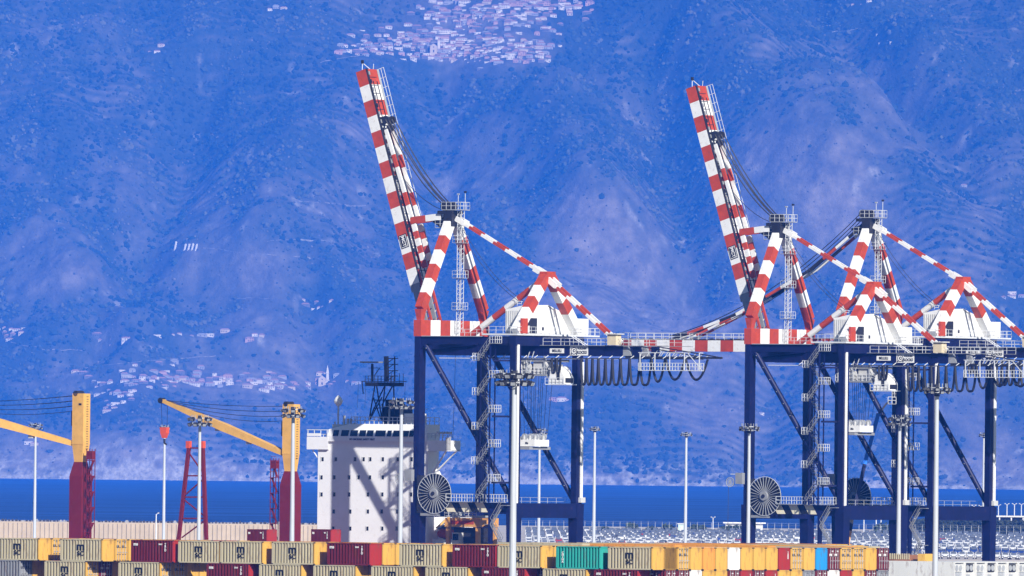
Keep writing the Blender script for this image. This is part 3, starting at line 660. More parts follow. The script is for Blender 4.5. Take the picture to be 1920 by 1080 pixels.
# ================================================================ ship-to-shore cranes (local x landward, local y along the quay)
G, SP = 18.0, 17.4; YC = SP/2
stairm = mat('stair steel', (.27, .28, .3), .5, .2)
stripe = mat('cream warning stripe', (.8, .74, .55), .5)
steel_grey = mat('grey steel plate', (.3, .31, .32), .5, dirt_amt=.3)
def crane(base, boom_up, dz, tr_u, sp_z, lab, wh):
    t = empty('quay_crane', base, RZ, label=lab, cat='crane', group='quay cranes')
    Z = lambda z: z+dz if z > 19 else z
    V_ = lambda u, v, z: Vector((u, v, Z(z)))
    B = lambda m, name, par=t, **k: m.build(name, par, **k)
    RW, WR = [red, white], [white, red]
    # legs, bogies
    for u in (0, G):
        for v in (0, SP):
            m = MB(); m.beam(V_(u, v, 16.3), V_(u, v, 42.2), 1.0, 1.65, navy, up=(0, 1, 0)); m.beam((u, v, 2.4), (u, v, 16.3), 1.3, 1.7, navy, up=(0, 1, 0), a1=1.7, b1=1.9)
            for z in (22, 28, 34, 39): m.box(u-.53, u+.53, v-.86, v+.86, Z(z), Z(z)+.12, navy)
            B(m, 'leg')
            m = MB(); m.box(u-.8, u+.8, v-3.2, v+3.2, 1.0, 2.4, navy)
            for k in (-2.6, -1.1, 1.1, 2.6): m.tube((u-.3, v+k, .45), (u+.3, v+k, .45), .45, dark, 12)
            B(m, 'bogie')
    for u in (0, G):
        m = MB(); m.beam((u, -.2, 15.2), (u, SP+.2, 15.2), 1.5, 2.3, navy)
        B(m, 'tie_beam')
    m = MB().beam((.7, 0, 15.6), (G-.7, 0, 15.6), 1.1, 1.5, navy)
    for k in range(3):   # warning stripes
        u0 = 5.0+k*3.0; m.add([(u0+.9, -.57, 14.86), (u0+2.5, -.57, 14.86), (u0+1.6, -.57, 16.34), (u0, -.57, 16.34)], [(0, 1, 2, 3)], stripe)
    m.box(4.9, 13, -.553, -.55, 14.86, 16.34, black)
    B(m, 'tie_beam')
    B(MB().beam((.7, SP, 15.2), (G-.7, SP, 15.2), 1.1, 1.3, navy), 'tie_beam')
    for v in (0, SP):
        m = MB(); m.tube(V_(.5, v, 41.7), Vector((G-.3, v, 16.6)), .44, navy, 12)
        for k in range(12): q = V_(.5, v, 41.7).lerp(Vector((G-.3, v, 16.6)), (k+.7)/13); m.box(q.x-.05, q.x+.08, v-.48, v-.42, q.z-.03, q.z+.08, galv)
        B(m, 'brace')
        m = MB(); m.prism([(.5, Z(40.2)), (2.2, Z(42)), (.5, Z(42))], v-.4, v+.4, navy); m.prism([(G-1.6, Z(42)), (G-.5, Z(38.6)), (G-.5, Z(42))], v-.4, v+.4, navy); B(m, 'gusset')
    # portal beams
    B(MB().bands(V_(0, -.85, 43.5), V_(0, SP+.85, 43.5), 1.35, 2.55, RW, 7), 'portal_beam')
    B(MB().beam(V_(G, -.85, 41.6), V_(G, SP+.85, 41.6), 1.2, 1.5, navy), 'portal_beam')
    m = MB()
    for v in (0, SP): m.beam(V_(.5, v, 41.6), V_(G-.5, v, 41.6), .9, 1.2, navy)
    B(m, 'side_beam')
    m = MB()
    for v in (YC-3.3, YC+3.3): m.prism([(-3.6, Z(40)), (-3.6, Z(41.3)), (-4.4, Z(41.9)), (-1, Z(42.2)), (7, Z(42.2)), (7, Z(40.95))], v-.3, v+.3, navy)
    m.box(-3.0, 6, YC-3, YC+3, Z(41.2), Z(41.9), dark); m.box(1.5, 5, YC-4.5, YC+4.5, Z(41.3), Z(42.1), dark)
    B(m, 'hinge_bracket')
    # girders
    for sy in (-1, 1):
        m = MB(); v = YC+sy*2.6; m.beam(V_(-2.4, v, 40.15), V_(34.2, v, 40.15), .8, 1.55, navy)
        for k in range(13): u = -1+k*2.9; m.box(u, u+.1, v-.44, v+.44, Z(39.36), Z(40.94), navy)
        m.prism([(34.2, Z(39.4)), (35.8, Z(39.4)), (34.9, Z(40.93)), (34.2, Z(40.93))], v-.3, v+.3, steel_grey)
        m.box(36, 37.2, v-.3, v+.3, Z(39.3), Z(40.9), navy); m.beam(V_(34.5, v, 39.2), V_(49, v, 39.2), .3, .3, dark)
        m.beam(V_(37, v, 40.9), V_(48.5, v, 39.3), .16, .16, dark)
        for k in range(9):
            u = 37.2+k*1.25; m.beam(V_(u, v, 39.3), V_(u+.8, v, 40.7-k*.16), .1, .1, rail)
        B(m, 'girder')
    m = MB()
    for k in range(8): u = 1+k*4.7; m.box(u, u+.5, YC-2.2, YC+2.2, Z(39.5), Z(40.5), navy)
    B(m, 'cross_beam')
    m = MB(); m.beam(V_(6, YC-3.6, 38.95), V_(49.6, YC-3.6, 38.95), .14, .14, dark)
    for k in range(22): u = 6+k*2; m.beam(V_(u, YC-3.6, 38.95), V_(u+.3, YC-3, 39.4), .09, .09, rail)
    m.beam(V_(-.5, YC-2.6, 38.9), V_(33, YC-2.6, 38.9), .12, .1, rail)
    B(m, 'festoon_rail')
    m = MB(); v0 = YC-3.6
    for (a, b) in ((19.5, 49.5),): m.railing(V_(a, v0+.3, 41), V_(b if a > 30 else 34.5, v0+.3, 41), 1.1, 1.7)
    m.railing(V_(34.5, v0+.3, 40.9), V_(43, v0+.3, 40.9), 1.0, 1.2); m.railing(V_(19, YC+3.4, 41), V_(43, YC+3.4, 41), 1.1, 1.7); m.box(19, 43, YC-3.5, YC-3.05, Z(40.92), Z(41), steel_grey); m.box(19, 43, YC+3.05, YC+3.5, Z(40.92), Z(41), steel_grey)
    B(m, 'girder_walkway')
    # maintenance platform hung under the rear end
    m = MB(); a, b = 38.2, 49.8
    m.box(a, b, YC-4.6, YC-3.8, Z(37.1), Z(37.2), rail)
    for vv in (YC-4.6, YC-3.8): m.railing(V_(a, vv, 37.2), V_(b, vv, 37.2), 1.1, 1.1, t=.075)
    for k in range(5): u = a+.3+k*2.75; m.beam(V_(u, YC-4.6, 37.2), V_(u, YC-4.6, 39.9), .12, .12, rail); m.beam(V_(u, YC-4.6, 39.9), V_(u, YC-3.6, 39.9), .1, .1, rail)
    m.beam(V_(a, YC-4.6, 39.9), V_(b-2, YC-4.6, 39.9), .1, .1, rail); m.beam(V_(b-2.4, YC-4.6, 39.8), V_(b+.1, YC-4.6, 37.3), .09, .09, rail)
    B(m, 'maintenance_platform')
    m = MB(); m.box(31.9, 33.5, YC-3.9, YC-2.4, Z(41.05), Z(42.7), cream).box(31.5, 33.9, YC-4.2, YC-2.1, Z(42.7), Z(42.85), offw); B(m, 'control_cabin')
    # festoon loops
    xs = [1087, 1097, 1108, 1119, 1132, 1145, 1160, 1177, 1196, 1217, 1243, 1280, 1322]
    us = [(x+1.5-(789+6.7*(YC-3.6)))/9.95+.2 for x in xs]
    for a, b in list(zip(us, us[1:]))+[(21.4, 22.1), (22.3, 23.0)]:
        dp = 4.0 if b < 41 else (3.5 if b < 45.5 else 3.15)
        if b < 23.1: dp = 2.2
        w = b-a; pts = []
        for k in range(17):
            s_ = k/16*2-1; x = (a+b)/2+s_*w/2*.96; e = 2 if w > 2.5 else 4
            pts.append(V_(x, YC-3.6, 38.9-dp*(1-abs(s_)**e)))
        B(MB().path(pts, .2, black, 5), 'festoon_loop')
    # A frame and rear frame
    ap = 60.9
    for v0_, v1_ in ((0, YC-1.0), (SP, YC+1.0)):
        m = MB(); m.bands(V_(0, v0_, 46.5), V_(0, v1_, 60), 1.5, 1.25, RW, 6, up=(1, 0, 0)); m.beam(V_(0, v0_*.995, 44.8), V_(0, v0_, 46.5), .9, .8, red, up=(1, 0, 0), a1=1.5, b1=1.25)
        B(m, 'mast_leg')
    B(MB().box(-.8, .8, YC-1.5, YC+1.5, Z(59.6), Z(61.6), dark), 'mast_head')
    for v0_, v1_ in ((0, YC-.75), (SP, YC+.75)):
        B(MB().bands(V_(G, v0_, 42.9), V_(G, v1_, 51.6), 1.55, 1.3, [white, white, red, white, red], 5, up=(1, 0, 0)), 'rear_frame_leg')
    B(MB().box(G-.7, G+.7, YC-1.2, YC+1.2, Z(51.2), Z(52.5), red), 'rear_frame_head')
    m = MB().tbands(V_(3.4, YC, 42.3), V_(17.2, YC, 51.3), .5, RW, 6); B(m, 'rear_strut')
    for s_ in (-1, 1):
        m = MB().bands(V_(1.2, YC+s_*.5, 60.6), V_(17.2, YC+s_*.5, 52.3), .28, .42, [white, red, white, red, white, red, white], 7); m.beam(V_(.9, YC+s_*.5, 60.8), V_(2.6, YC+s_*.5, 59.95), .34, .8, white); m.beam(V_(15.7, YC+s_*.5, 53.0), V_(17.3, YC+s_*.5, 52.2), .34, .8, white); B(m, 'back_stay')
        m = MB().bands(V_(18.3, YC+s_*.6, 51.4), V_(31.3, YC+s_*.6, 41.6), .28, .42, [white, red, white, red, white, red, white], 7); m.beam(V_(18.5, YC+s_*.6, 51.3), V_(20, YC+s_*.6, 50.2), .34, .85, white); m.beam(V_(30, YC+s_*.6, 42.6), V_(31.6, YC+s_*.6, 41.4), .34, .85, white); B(m, 'rear_stay')
    # mast top platforms, ladder tower
    m = MB()
    for (a, b, c, d, z) in ((-1.3, 2.3, YC-1.3, YC+1.3, 62.2), (-2.6, .2, YC-1.1, YC+1.1, 59.4)):
        m.box(a, b, c, d, Z(z)-.12, Z(z), galv)
        for p, q in (((a, c), (b, c)), ((b, c), (b, d)), ((b, d), (a, d)), ((a, d), (a, c))): m.railing(V_(*p, z), V_(*q, z), 1.15, .9, t=.055)
    m.beam(V_(1.8, YC-1.2, 62.2), V_(1.8, YC-1.2, 64.6), .07, .07, rail); m.beam(V_(2.3, YC, 62.2), V_(2.3, YC, 64.9), .07, .07, rail); m.box(1.6, 2.0, YC-1.3, YC-1.1, Z(64.5), Z(64.7), galv); m.box(2.1, 2.5, YC-.1, YC+.1, Z(64.8), Z(65.1), dark)
    B(m, 'mast_platform')
    m = MB()
    for v in (YC-1.1, YC-.3, YC+.5, YC+1.2): m.disc(V_(-.8, v, 62.7), .75, .3, dark, 18)
    m.box(-2, .8, YC-1.4, YC+1.6, Z(61.5), Z(62.0), dark); m.prism([(-3.4, Z(60.3)), (0, Z(61.4)), (.8, Z(59.6)), (-1.8, Z(59.4))], YC-.9, YC+.9, dark); B(m, 'sheave_block')
    m = MB(); c = (1.3, YC-.6)
    for du in (0, .75):
        for dv in (0, .75): m.beam(V_(c[0]+du, c[1]+dv, 43), V_(c[0]+du, c[1]+dv, 62), .08, .08, rail)
    for k in range(24): z = 43.4+k*.78; m.beam(V_(c[0], c[1], z), V_(c[0]+.75, c[1], z), .06, .06, rail); m.beam(V_(c[0]+.75, c[1], z), V_(c[0]+.75, c[1]+.75, z+.35), .05, .05, rail); m.beam(V_(c[0], c[1], z), V_(c[0]+.75, c[1], z+.7), .05, .05, rail)
    for z in (46.5, 51.5, 57):
        m.box(.6, 2.6, YC-.9, YC+.6, Z(z)-.08, Z(z), galv)
        for p, q in (((.6, YC-.9), (2.6, YC-.9)), ((2.6, YC-.9), (2.6, YC+.6)), ((.6, YC+.6), (.6, YC-.9))): m.railing(V_(*p, z), V_(*q, z), 1.1, .9, t=.05)
    B(m, 'ladder_tower')
    for v in (YC-.8, YC+.5): B(MB().cable(V_(1.2, v, 59.6), V_(14.5, v, 47.2), 1.6, .045, rope, 10), 'luffing_rope')
    # machinery house on its deck
    m = MB(); m.box(12.2, 18.9, -.9, 22.2, Z(42.45), Z(42.7), rail)
    m.railing(V_(18.9, -.9, 42.7), V_(18.9, 22.2, 42.7), 1.1, 1.3); m.railing(V_(12.2, -.9, 42.7), V_(18.9, -.9, 42.7), 1.1, 1.3); m.railing(V_(18.9, 22.2, 42.7), V_(15, 22.2, 42.7), 1.1, 1.1)
    m.railing(V_(6.5, -.6, 42.25), V_(12.2, -.6, 42.25), 1.1, 1.2); m.box(.8, 12.2, -.85, -.1, Z(42.2), Z(42.3), galv)
    m.box(12.5, 16.5, 2, 15, Z(40.95), Z(42.3), dark); m.box(11, 18, 6, 12, Z(40.9), Z(41.6), dark)
    for v in (4, 9.5, 13.2): m.beam(V_(18.4, v, 40.9), V_(18.4, v, 42.5), .3, .3, rail)
    m.beam(V_(18.9, 14.2, 42.5), V_(20.8, 15.5, 41), .12, .12, rail); m.beam(V_(18.9, 15.0, 42.5), V_(20.8, 16.3, 41), .12, .12, rail)
    B(m, 'machinery_deck')
    m = MB(); H0 = 42.72
    m.add([V_(14, 3, H0), V_(17.3, 3, H0), V_(17.3, 16, H0), V_(14, 16, H0), V_(14, 3, 46.5), V_(17.3, 3, 47.15), V_(17.3, 10, 47.3), V_(17.3, 16, 45.7), V_(14, 16, 45.2), V_(14, 10, 46.7)],
          [(0, 1, 5, 4), (1, 2, 7, 6, 5), (2, 3, 8, 7), (3, 0, 4, 9, 8), (4, 5, 6, 9), (9, 6, 7, 8), (0, 3, 2, 1)], white)
    m.box(14.3, 17.3, 16, 21.4, Z(H0), Z(45.3), white)
    h = B(m, 'machinery_house')
    m = MB(); corr(m, 14.05, 17.25, 2.94, Z(H0)+.1, Z(46.3), offw, pitch=.4, dep=-.05); m.build('louvre_wall', h)
    MB().box(17.25, 17.34, 3.6, 6.9, Z(42.8), Z(45.2), dark).build('doorway', h); MB().box(17.34, 17.42, 4.0, 4.7, Z(42.8), Z(44), offw).build('door', h)  # doorway is a dark slab on the wall, recess shade put into its colour
    for (a, b, c, d) in ((8.3, 8.8, 43.3, 43.9), (18.6, 18.8, 43.8, 44.7), (2.9+.5, 3.55, 43.3, 43.8)): MB().box(17.3, 17.36, a, b, Z(c), Z(d), dark).build('window', h)
    m = MB(); m.railing(V_(15.5, 4, 47.1), V_(15.5, 10, 47.1), .7, 1.1); m.beam(V_(17.4, 9.8, 47.2), V_(17.4, 11.4, 46.6), .1, .1, steel_grey); m.beam(V_(17.45, 11.4, 46.6), V_(17.45, 11.6, 45.4), .07, .07, steel_grey); m.build('roof_fittings', h)
    B(MB().box(18.72, 19.1, .2, 1.7, Z(42.75), Z(45.1), red), 'electric_cabinet')
    # signs
    yv = YC-2.6-.45
    m = MB(); m.box(20.6, 23.3, yv-.02, yv, Z(39.75), Z(40.5), white); s1 = B(m, 'sign_plate'); put_text('BELLELI', .56, black, (21.95, yv-.04, Z(40.12)), s1, sx=.95)
    m = MB(); m.box(24.4, 27.8, yv-.02, yv, Z(39.42), Z(40.85), white); s2 = B(m, 'sign_plate'); put_text('VULKAN', .46, black, (26.65, yv-.04, Z(40.5)), s2, sx=.92); put_text('KOCKS', .62, black, (26.65, yv-.04, Z(39.88)), s2, sx=.88)
    e = MB(); c = V_(25.15, yv-.03, 40.13); e.disc(c, .58, .02, black, 24); e.disc(c+Vector((0, -.012, 0)), .46, .02, white, 24); e.disc(c+Vector((.06, -.024, .02)), .27, .02, black, 16); e.disc(c+Vector((.1, -.036, .02)), .13, .02, white, 12)
    e.box(24.55, 24.75, yv-.035, yv-.015, Z(39.5), Z(39.75), black); e.box(25.55, 25.75, yv-.035, yv-.015, Z(39.5), Z(39.75), black); e.build('emblem', s2)
    # conduits on the landside legs
    for v in (0, SP):
        m = MB(); z0 = 30 if v == 0 and False else 17.3; m.box(G+.52, G+.68, v+(.2 if v else -.4), v+(.82 if v else .12), z0 if v else 2.6, Z(38.5 if v else 41), white)
        if v: m.box(G+.5, G+.95, v-.1, v+1.2, 16.5, 17.3, offw)
        B(m, 'conduit')
    # cable reel
    c = Vector((3.9, -1.35, 17.7)); m = MB(); m.disc(c+Vector((0, .25, 0)), 3.05, .05, black, 48); r0 = B(m, 'cable_reel')
    m = MB()
    for k in range(30):
        a = 2*PI*k/30; d = Vector((math.cos(a), 0, math.sin(a)))
        m.beam(c+d*.7, c+d*3.12, .05, .1, galv, up=(0, 1, 0), a1=.09)
    for k in range(48): a, b = 2*PI*k/48, 2*PI*(k+1)/48; m.beam(c+Vector((3.14*math.cos(a), 0, 3.14*math.sin(a))), c+Vector((3.14*math.cos(b), 0, 3.14*math.sin(b))), .06, .06, rail)
    m.build('spokes', r0); MB().disc(c+Vector((0, -.15, 0)), .72, .4, steel_grey, 20).disc(c+Vector((0, -.4, 0)), .3, .2, dark, 12).build('hub', r0)
    m = MB(); m.box(.5, 1.2, -1.2, 0, 14.6, 20.5, dark); m.beam((1, -.8, 18), (3.9, -.8, 17.7), .3, .3, dark); m.box(1.2, 4.4, -1.2, -.4, 14.2, 14.6, steel_grey); B(m, 'reel_bracket')
    m = MB(); m.box(-1.4, -.1, -1.9, -1.1, 19.6, 21.4, steel_grey); B(m, 'cable_box')
    m = MB()
    for k in range(14): a, b = 2*PI*k/14, 2*PI*(k+1)/14; m.beam((-2.6+.75*math.cos(a), -1.6, 19.9+.75*math.sin(a)), (-2.6+.75*math.cos(b), -1.6, 19.9+.75*math.sin(b)), .1, .1, galv); m.beam((-2.6, -1.6, 19.9), (-2.6+.75*math.cos(a), -1.6, 19.9+.75*math.sin(a)), .06, .06, galv)
    m.beam((-2.6, -1.5, 21.2), (-.2, -1.5, 21.2), .1, .1, rail); m.tube((-2.9, -1.6, 19.3), (-3.0, -1.6, 2), .04, rope, 4); B(m, 'guide_wheel')
    # catwalk over the side tie
    m = MB(); m.box(6.2, G-1, -1.5, -.7, 16.4, 16.5, galv); m.railing((6.2, -1.5, 16.5), (G-.8, -1.5, 16.5), 1.15, 1.0, t=.075); m.railing((6.2, -.7, 16.5), (G-.8, -.7, 16.5), 1.15, 1.0, t=.06)
    B(m, 'catwalk'); m = MB().railing((.8, SP+.5, 16.0), (G-.8, SP+.5, 16.0), 1.2, 1.6, t=.04); B(m, 'beam_railing')
    # stair tower beside the landside leg
    m = MB(); T0, T1_ = 12.7, 14.9; zt = Z(41.2)
    for u in (T0+.35, T1_-.1):
        for v in (-2.3, -.9): m.beam((u, v, 16.4), (u, v, zt), .2 if v < -2 else .12, .2, navy)
    nfl = 9; hz_ = (zt-17)/nfl
    for k in range(nfl):
        z = 17+k*hz_; up = k % 2 == 0; u0, u1 = (T0, T1_) if up else (T1_, T0); v = -2.4 if up else -1.1
        for o_ in (0, .12): pass
        for o_ in (-.3, .3): m.beam((u0, v+o_, z), (u1, v+o_, z+hz_), .05, .16, stairm)
        for j in range(9): q = Vector((u0, v, z)).lerp(Vector((u1, v, z+hz_)), (j+.5)/9); m.box(q.x-.12, q.x+.12, v-.28, v+.28, q.z-.03, q.z+.02, steel_grey)
        m.beam((u0, v-.3, z+1.0), (u1, v-.3, z+hz_+1.0), .06, .06, stairm); m.beam((u0, v+.3, z+1.0), (u1, v+.3, z+hz_+1.0), .06, .06, stairm)
        for j in range(5): q = Vector((u0, v, z)).lerp(Vector((u1, v, z+hz_)), j/4); m.beam(q+Vector((0, -.3, 0)), q+Vector((0, -.3, 1)), .05, .05, stairm)
        pu = u1; a, b = (pu, pu+1.0) if up else (pu-1.0, pu)
        m.box(a, b, -2.6, -.8, z+hz_-.08, z+hz_, steel_grey); m.railing((a, -2.6, z+hz_), (b, -2.6, z+hz_), 1.1, .6, t=.055); e_ = b if up else a; m.railing((e_, -2.6, z+hz_), (e_, -.8, z+hz_), 1.1, .6, t=.07)
        m.beam((T0+.35, -2.3, z+hz_), (T1_-.1, -2.3, z+hz_), .12, .12, navy); m.beam((T0+.35, -2.3, z+hz_), (T1_-.1, -2.3, z), .1, .1, navy)
    for z in (19.5, 29.8, 38.5): m.beam((T1_-.1, -1.6, z), (G-.4, -.4, z), .22, .3, navy)
    B(m, 'stair_tower')
    m = MB()
    for k in range(5):
        z = 1+k*3.0; up = k % 2; u0, u1 = (15.2, 16.9) if up else (16.9, 15.2)
        if not up: u0, u1 = 15.0, 17.0
        else: u0, u1 = 17.0, 15.0
        m.beam((u0, -2.1, z), (u1, -2.1, z+3), .05, .2, stairm); m.beam((u0, -1.5, z), (u1, -1.5, z+3), .05, .2, steel_grey); m.beam((u0, -2.1, z+1), (u1, -2.1, z+4), .07, .07, stairm); m.beam((u0, -1.5, z+1), (u1, -1.5, z+4), .07, .07, stairm)
        m.box(u1-(1.1 if up else -.0), u1+(0 if up else 1.1), -2.1, -1.2, z+2.92, z+3.02, stairm)
    m.box(14.6, 15.0, -2.1, -1.3, 2, 15.4, navy); B(m, 'access_stair')
    # trolley, cab, ropes, spreader
    if tr_u is not None:
        a = tr_u; m = MB()
        m.box(a, a+6.4, YC-3.4, YC-3.0, Z(38.4), Z(38.8), steel_grey).box(a, a+6.4, YC+3.0, YC+3.4, Z(38.4), Z(38.8), steel_grey)
        m.box(a-.2, a+6.6, YC-3.4, YC+3.4, Z(36.2), Z(36.45), steel_grey)
        for du, w, hgt in ((.2, 1.5, 1.9), (2.2, 1.3, 1.6), (4.0, 1.9, 1.9)): m.box(a+du, a+du+w, YC-3.1, YC-.6, Z(36.5), Z(36.5)+hgt, offw); m.box(a+du+.1, a+du+w-.3, YC+.2, YC+2.8, Z(36.5), Z(36.5)+hgt*.8, steel_grey)
        m.railing(V_(a-.2, YC-3.4, 36.45), V_(a+6.6, YC-3.4, 36.45), 1.1, .8, t=.08); m.railing(V_(a+6.6, YC-3.4, 36.45), V_(a+6.6, YC+3.4, 36.45), 1.1, .9, t=.08)
        for du in (.2, 3, 6.2): m.beam(V_(a+du, YC-3.3, 36.4), V_(a+du, YC-3.3, 39.3), .2, .2, galv)
        for du in (2.8, 3.6): m.beam(V_(a+du, YC-3.4, 38.2), V_(a+du+.7, YC-3.4, 40.0), .09, .09, rail)
        B(m, 'trolley')
        m = MB(); u = a+7.2
        m.add([V_(u+.4, YC-3.6, 37.4), V_(u+1.8, YC-3.6, 37.7), V_(u+3.0, YC-3.6, 36.0), V_(u+3.0, YC-3.6, 35.0), V_(u, YC-3.6, 35.0)]+[V_(u+.4, YC-1.0, 37.4), V_(u+1.8, YC-1.0, 37.7), V_(u+3.0, YC-1.0, 36.0), V_(u+3.0, YC-1.0, 35.0), V_(u, YC-1.0, 35.0)],
              [(0, 1, 2, 3, 4), (9, 8, 7, 6, 5), (0, 5, 6, 1), (1, 6, 7, 2), (2, 7, 8, 3), (3, 8, 9, 4), (4, 9, 5, 0)], white)
        m.beam(V_(a+6.4, YC-3.0, 37.8), V_(u+.6, YC-3.0, 37.4), .15, .15, rail); m.beam(V_(a+6.4, YC-3.0, 36.3), V_(u+.5, YC-3.0, 35.1), .15, .15, rail); m.railing(V_(u+3, YC-3.8, 34.9), V_(u-.5, YC-3.8, 34.9), 1.0, .7, t=.06); m.box(u-.5, u+3.5, YC-3.8, YC-.9, Z(34.8), Z(34.95), rail)
        cb = B(m, 'operator_cab'); MB().box(u+1.5, u+2.1, YC-3.64, YC-3.6, Z(35.6), Z(36.7), glass).build('window', cb); MB().box(u+3.0, u+3.03, YC-3.4, YC-1.2, Z(35.15), Z(35.9), glass).build('window', cb)
        if sp_z:
            hu = a+1.9; m = MB()
            for du in (-1.7, -.9, 0.0, .8, 1.6, 2.6):
                for dv in (-1.6, 1.6): m.beam(V_(hu+du, YC+dv, 36.3), Vector((hu+du*.75, YC+dv*.8, sp_z+1.9)), .05, .05, rope)
            B(m, 'hoist_rope')
            m = MB(); m.box(hu-1.1, hu+1.9, YC-2.2, YC+1.8, sp_z, sp_z+1.05, white); m.box(hu-2.2, hu-1.3, YC-1.8, YC+1.4, sp_z-.1, sp_z+1.5, offw)
            for du in (-1.9, -.5, .6, 1.6):
                for dv in (-1.5, .8): m.disc((hu+du, YC+dv, sp_z+1.5), .5, .25, galv, 14); m.box(hu+du-.12, hu+du+.12, YC+dv-.25, YC+dv+.25, sp_z+1, sp_z+1.7, offw)
            sp = B(m, 'spreader'); MB().box(hu-1.0, hu+1.4, YC-3.0, YC+3.0, sp_z-.5, sp_z-.08, steel_grey).box(hu-1.0, hu-.7, YC-3.05, YC-2.8, sp_z-.9, sp_z-.3, orange).build('telescopic_beam', sp)
            put_text('35t', .45, black, (hu+.4, YC-2.23, sp_z+.5), sp)
    # boom
    hx, hz2 = -3.0, 41.0
    ang = math.radians(72.2) if boom_up else 0.0
    du = Vector((-math.cos(ang), 0, math.sin(ang))); nn_ = Vector((math.sin(ang), 0, math.cos(ang)))     # along, and outward "top" side
    H_ = Vector((hx, YC, Z(hz2)))
    P = lambda s_, off, v: H_+du*s_+nn_*off+Vector((0, v, 0))
    L0, L1 = 10.0, 45.2; nb = 14
    m = MB()
    for k in range(nb):
        p0, p1 = P(L0+(L1-L0)*k/nb, 0, 0), P(L0+(L1-L0)*(k+1)/nb, 0, 0)
        m.beam(p0, p1, 3.2, 1.85, white if k == 0 else (red if (nb-1-k) % 2 == 0 else white), up=nn_)
    m.add([P(L0-1.2, -.9, -1.6), P(L0, -.925, -1.6), P(L0, -.1, -1.6), P(L0-1.2, -.9, -1.4), P(L0, -.925, -1.4), P(L0, -.1, -1.4)], [(0, 1, 2), (5, 4, 3), (0, 3, 4, 1), (0, 2, 5, 3), (1, 4, 5, 2)], steel_grey)
    bo = B(m, 'boom')
    m = MB()
    for v in (-1.3, 1.3):
        m.beam(P(0, 0, v), P(L0, 0, v), .45, .9, steel_grey, up=nn_, b1=1.5)
        m.beam(P(.5, 1.2, v), P(L0+2, 1.1, v), .3, .35, red, up=nn_); 
        for k in range(7): m.beam(P(1+k*1.3, -.2, v), P(1.7+k*1.3, 1.2, v), .16, .16, white if k % 2 else red)
    m.beam(P(L0-.5, 0, -1.5), P(L0-.5, 0, 1.5), .7, .7, dark, up=nn_); m.beam(P(.1, 0, -3.4), P(.1, 0, 3.4), .5, .5, dark, up=nn_)
    for k in range(5): m.beam(P(1+k*1.8, .2, -1.5), P(2.6+k*1.8, .2, 1.5), .14, .14, dark, up=nn_)
    m.build('hinge_arm', bo)
    m = MB()
    for off in (-1.48, -1.22): m.beam(P(L0, 1.02, off), P(L1, 1.02, off), .15, .2, dark, up=nn_)
    for off in (-.3, .75): m.beam(P(L0, 1.0, off), P(L1-2, 1.0, off), .09, .12, dark, up=nn_)
    for k in range(26): s_ = L0+.6+k*1.33; m.beam(P(s_, 1.0, -1.35), P(s_, 1.0, .9), .07, .07, dark, up=nn_); m.beam(P(s_+.3, 1.12, -1.1), P(s_+.9, 1.12, -1.1), .3, .25, steel_grey if k % 3 else dark, up=nn_)
    m.build('trolley_rail', bo)
    m = MB(); w = 1.75
    m.beam(P(L0, 1.0, w), P(L1, 1.0, w), .5, .06, galv, up=nn_)
    for k in range(24): s_ = L0+(L1-L0)*k/23; m.beam(P(s_, 1.0, w+.2), P(s_, 2.05, w+.2), .06, .06, rail, up=du)
    for o_ in (1.5, 2.05): m.beam(P(L0, o_, w+.2), P(L1, o_, w+.2), .06, .06, rail, up=nn_)
    m.build('boom_walkway', bo)
    m = MB(); m.beam(P(L1, .3, -1.5), P(L1+1.3, .3, -.9), .09, .09, rail); m.beam(P(L1, .3, 1.5), P(L1+.9, .9, 1.2), .09, .09, rail); m.beam(P(L1+1.2, .3, -.9), P(L1-.1, .6, .6), .09, .09, rail); m.box(*(lambda q: (q.x-.15, q.x+.15, q.y-.2, q.y+.2, q.z-.2, q.z+.35))(P(L1+1.3, .3, -.9)), dark)
    m.build('boom_tip_frame', bo)
    # rotated plate on the side of the boom
    sc_ = 17.0
    m = MB(); m.beam(P(sc_-1.1, 0, -1.615), P(sc_+1.1, 0, -1.615), .03, 1.5, black, up=nn_); m.beam(P(sc_-.95, 0, -1.635), P(sc_+.95, 0, -1.635), .03, 1.25, white, up=nn_); m.beam(P(sc_-.85, 0, -1.655), P(sc_+.85, 0, -1.655), .03, 1.1, black, up=nn_)
    pt = m.build('name_plate', bo)
    q = P(sc_, 0, -1.685); put_text('MCT', .78, white, q, pt, rot=(PI/2, ang if boom_up else 0, 0))
    S1 = 36.5 if boom_up else 35.0
    if boom_up:
        kn = V_(-7.4, YC, 60.5)
        for s_ in (-1, 1):
            v = Vector((0, s_*.9, 0))
            B(MB().bands(V_(-1.6, YC, 61.1)+v, kn+v, .35, 1.0, WR, 2), 'fore_stay')
            B(MB().bands(kn+v+Vector((.25, 0, .4)), P(S1-1.5, 1.5, 0)+v, .35, .6, [white, red, white, white, red, white], 7, up=nn_), 'fore_stay')
            B(MB().bands(kn+v+Vector((.6, 0, -.6)), P(12, 2.2, 0)+v, .35, .8, [white, red], 6, up=nn_), 'fore_stay')
            m = MB(); m.beam(P(S1, .9, s_*.9), P(S1, 1.9, s_*.9), .3, 1.2, dark, up=du); m.disc(P(S1, 1.9, s_*.9), .6, .4, dark, 16); m.disc(P(S1-1.3, 1.8, s_*.4), .45, .3, dark, 14); m.build('stay_bracket', bo)
        for k, v in enumerate((-1.1, -.35, .4, 1.1)): B(MB().cable(P(S1, 2.0+k*.1, v), V_(-1.0, YC+v, 62.9), 1.5-.3*(k % 2), .1, rope, 14), 'luffing_rope')
        B(MB().cable(P(S1-9, 1.5, 0), V_(-1.0, YC, 61.9), 1.0, .05, rope, 12), 'luffing_rope')
    else:
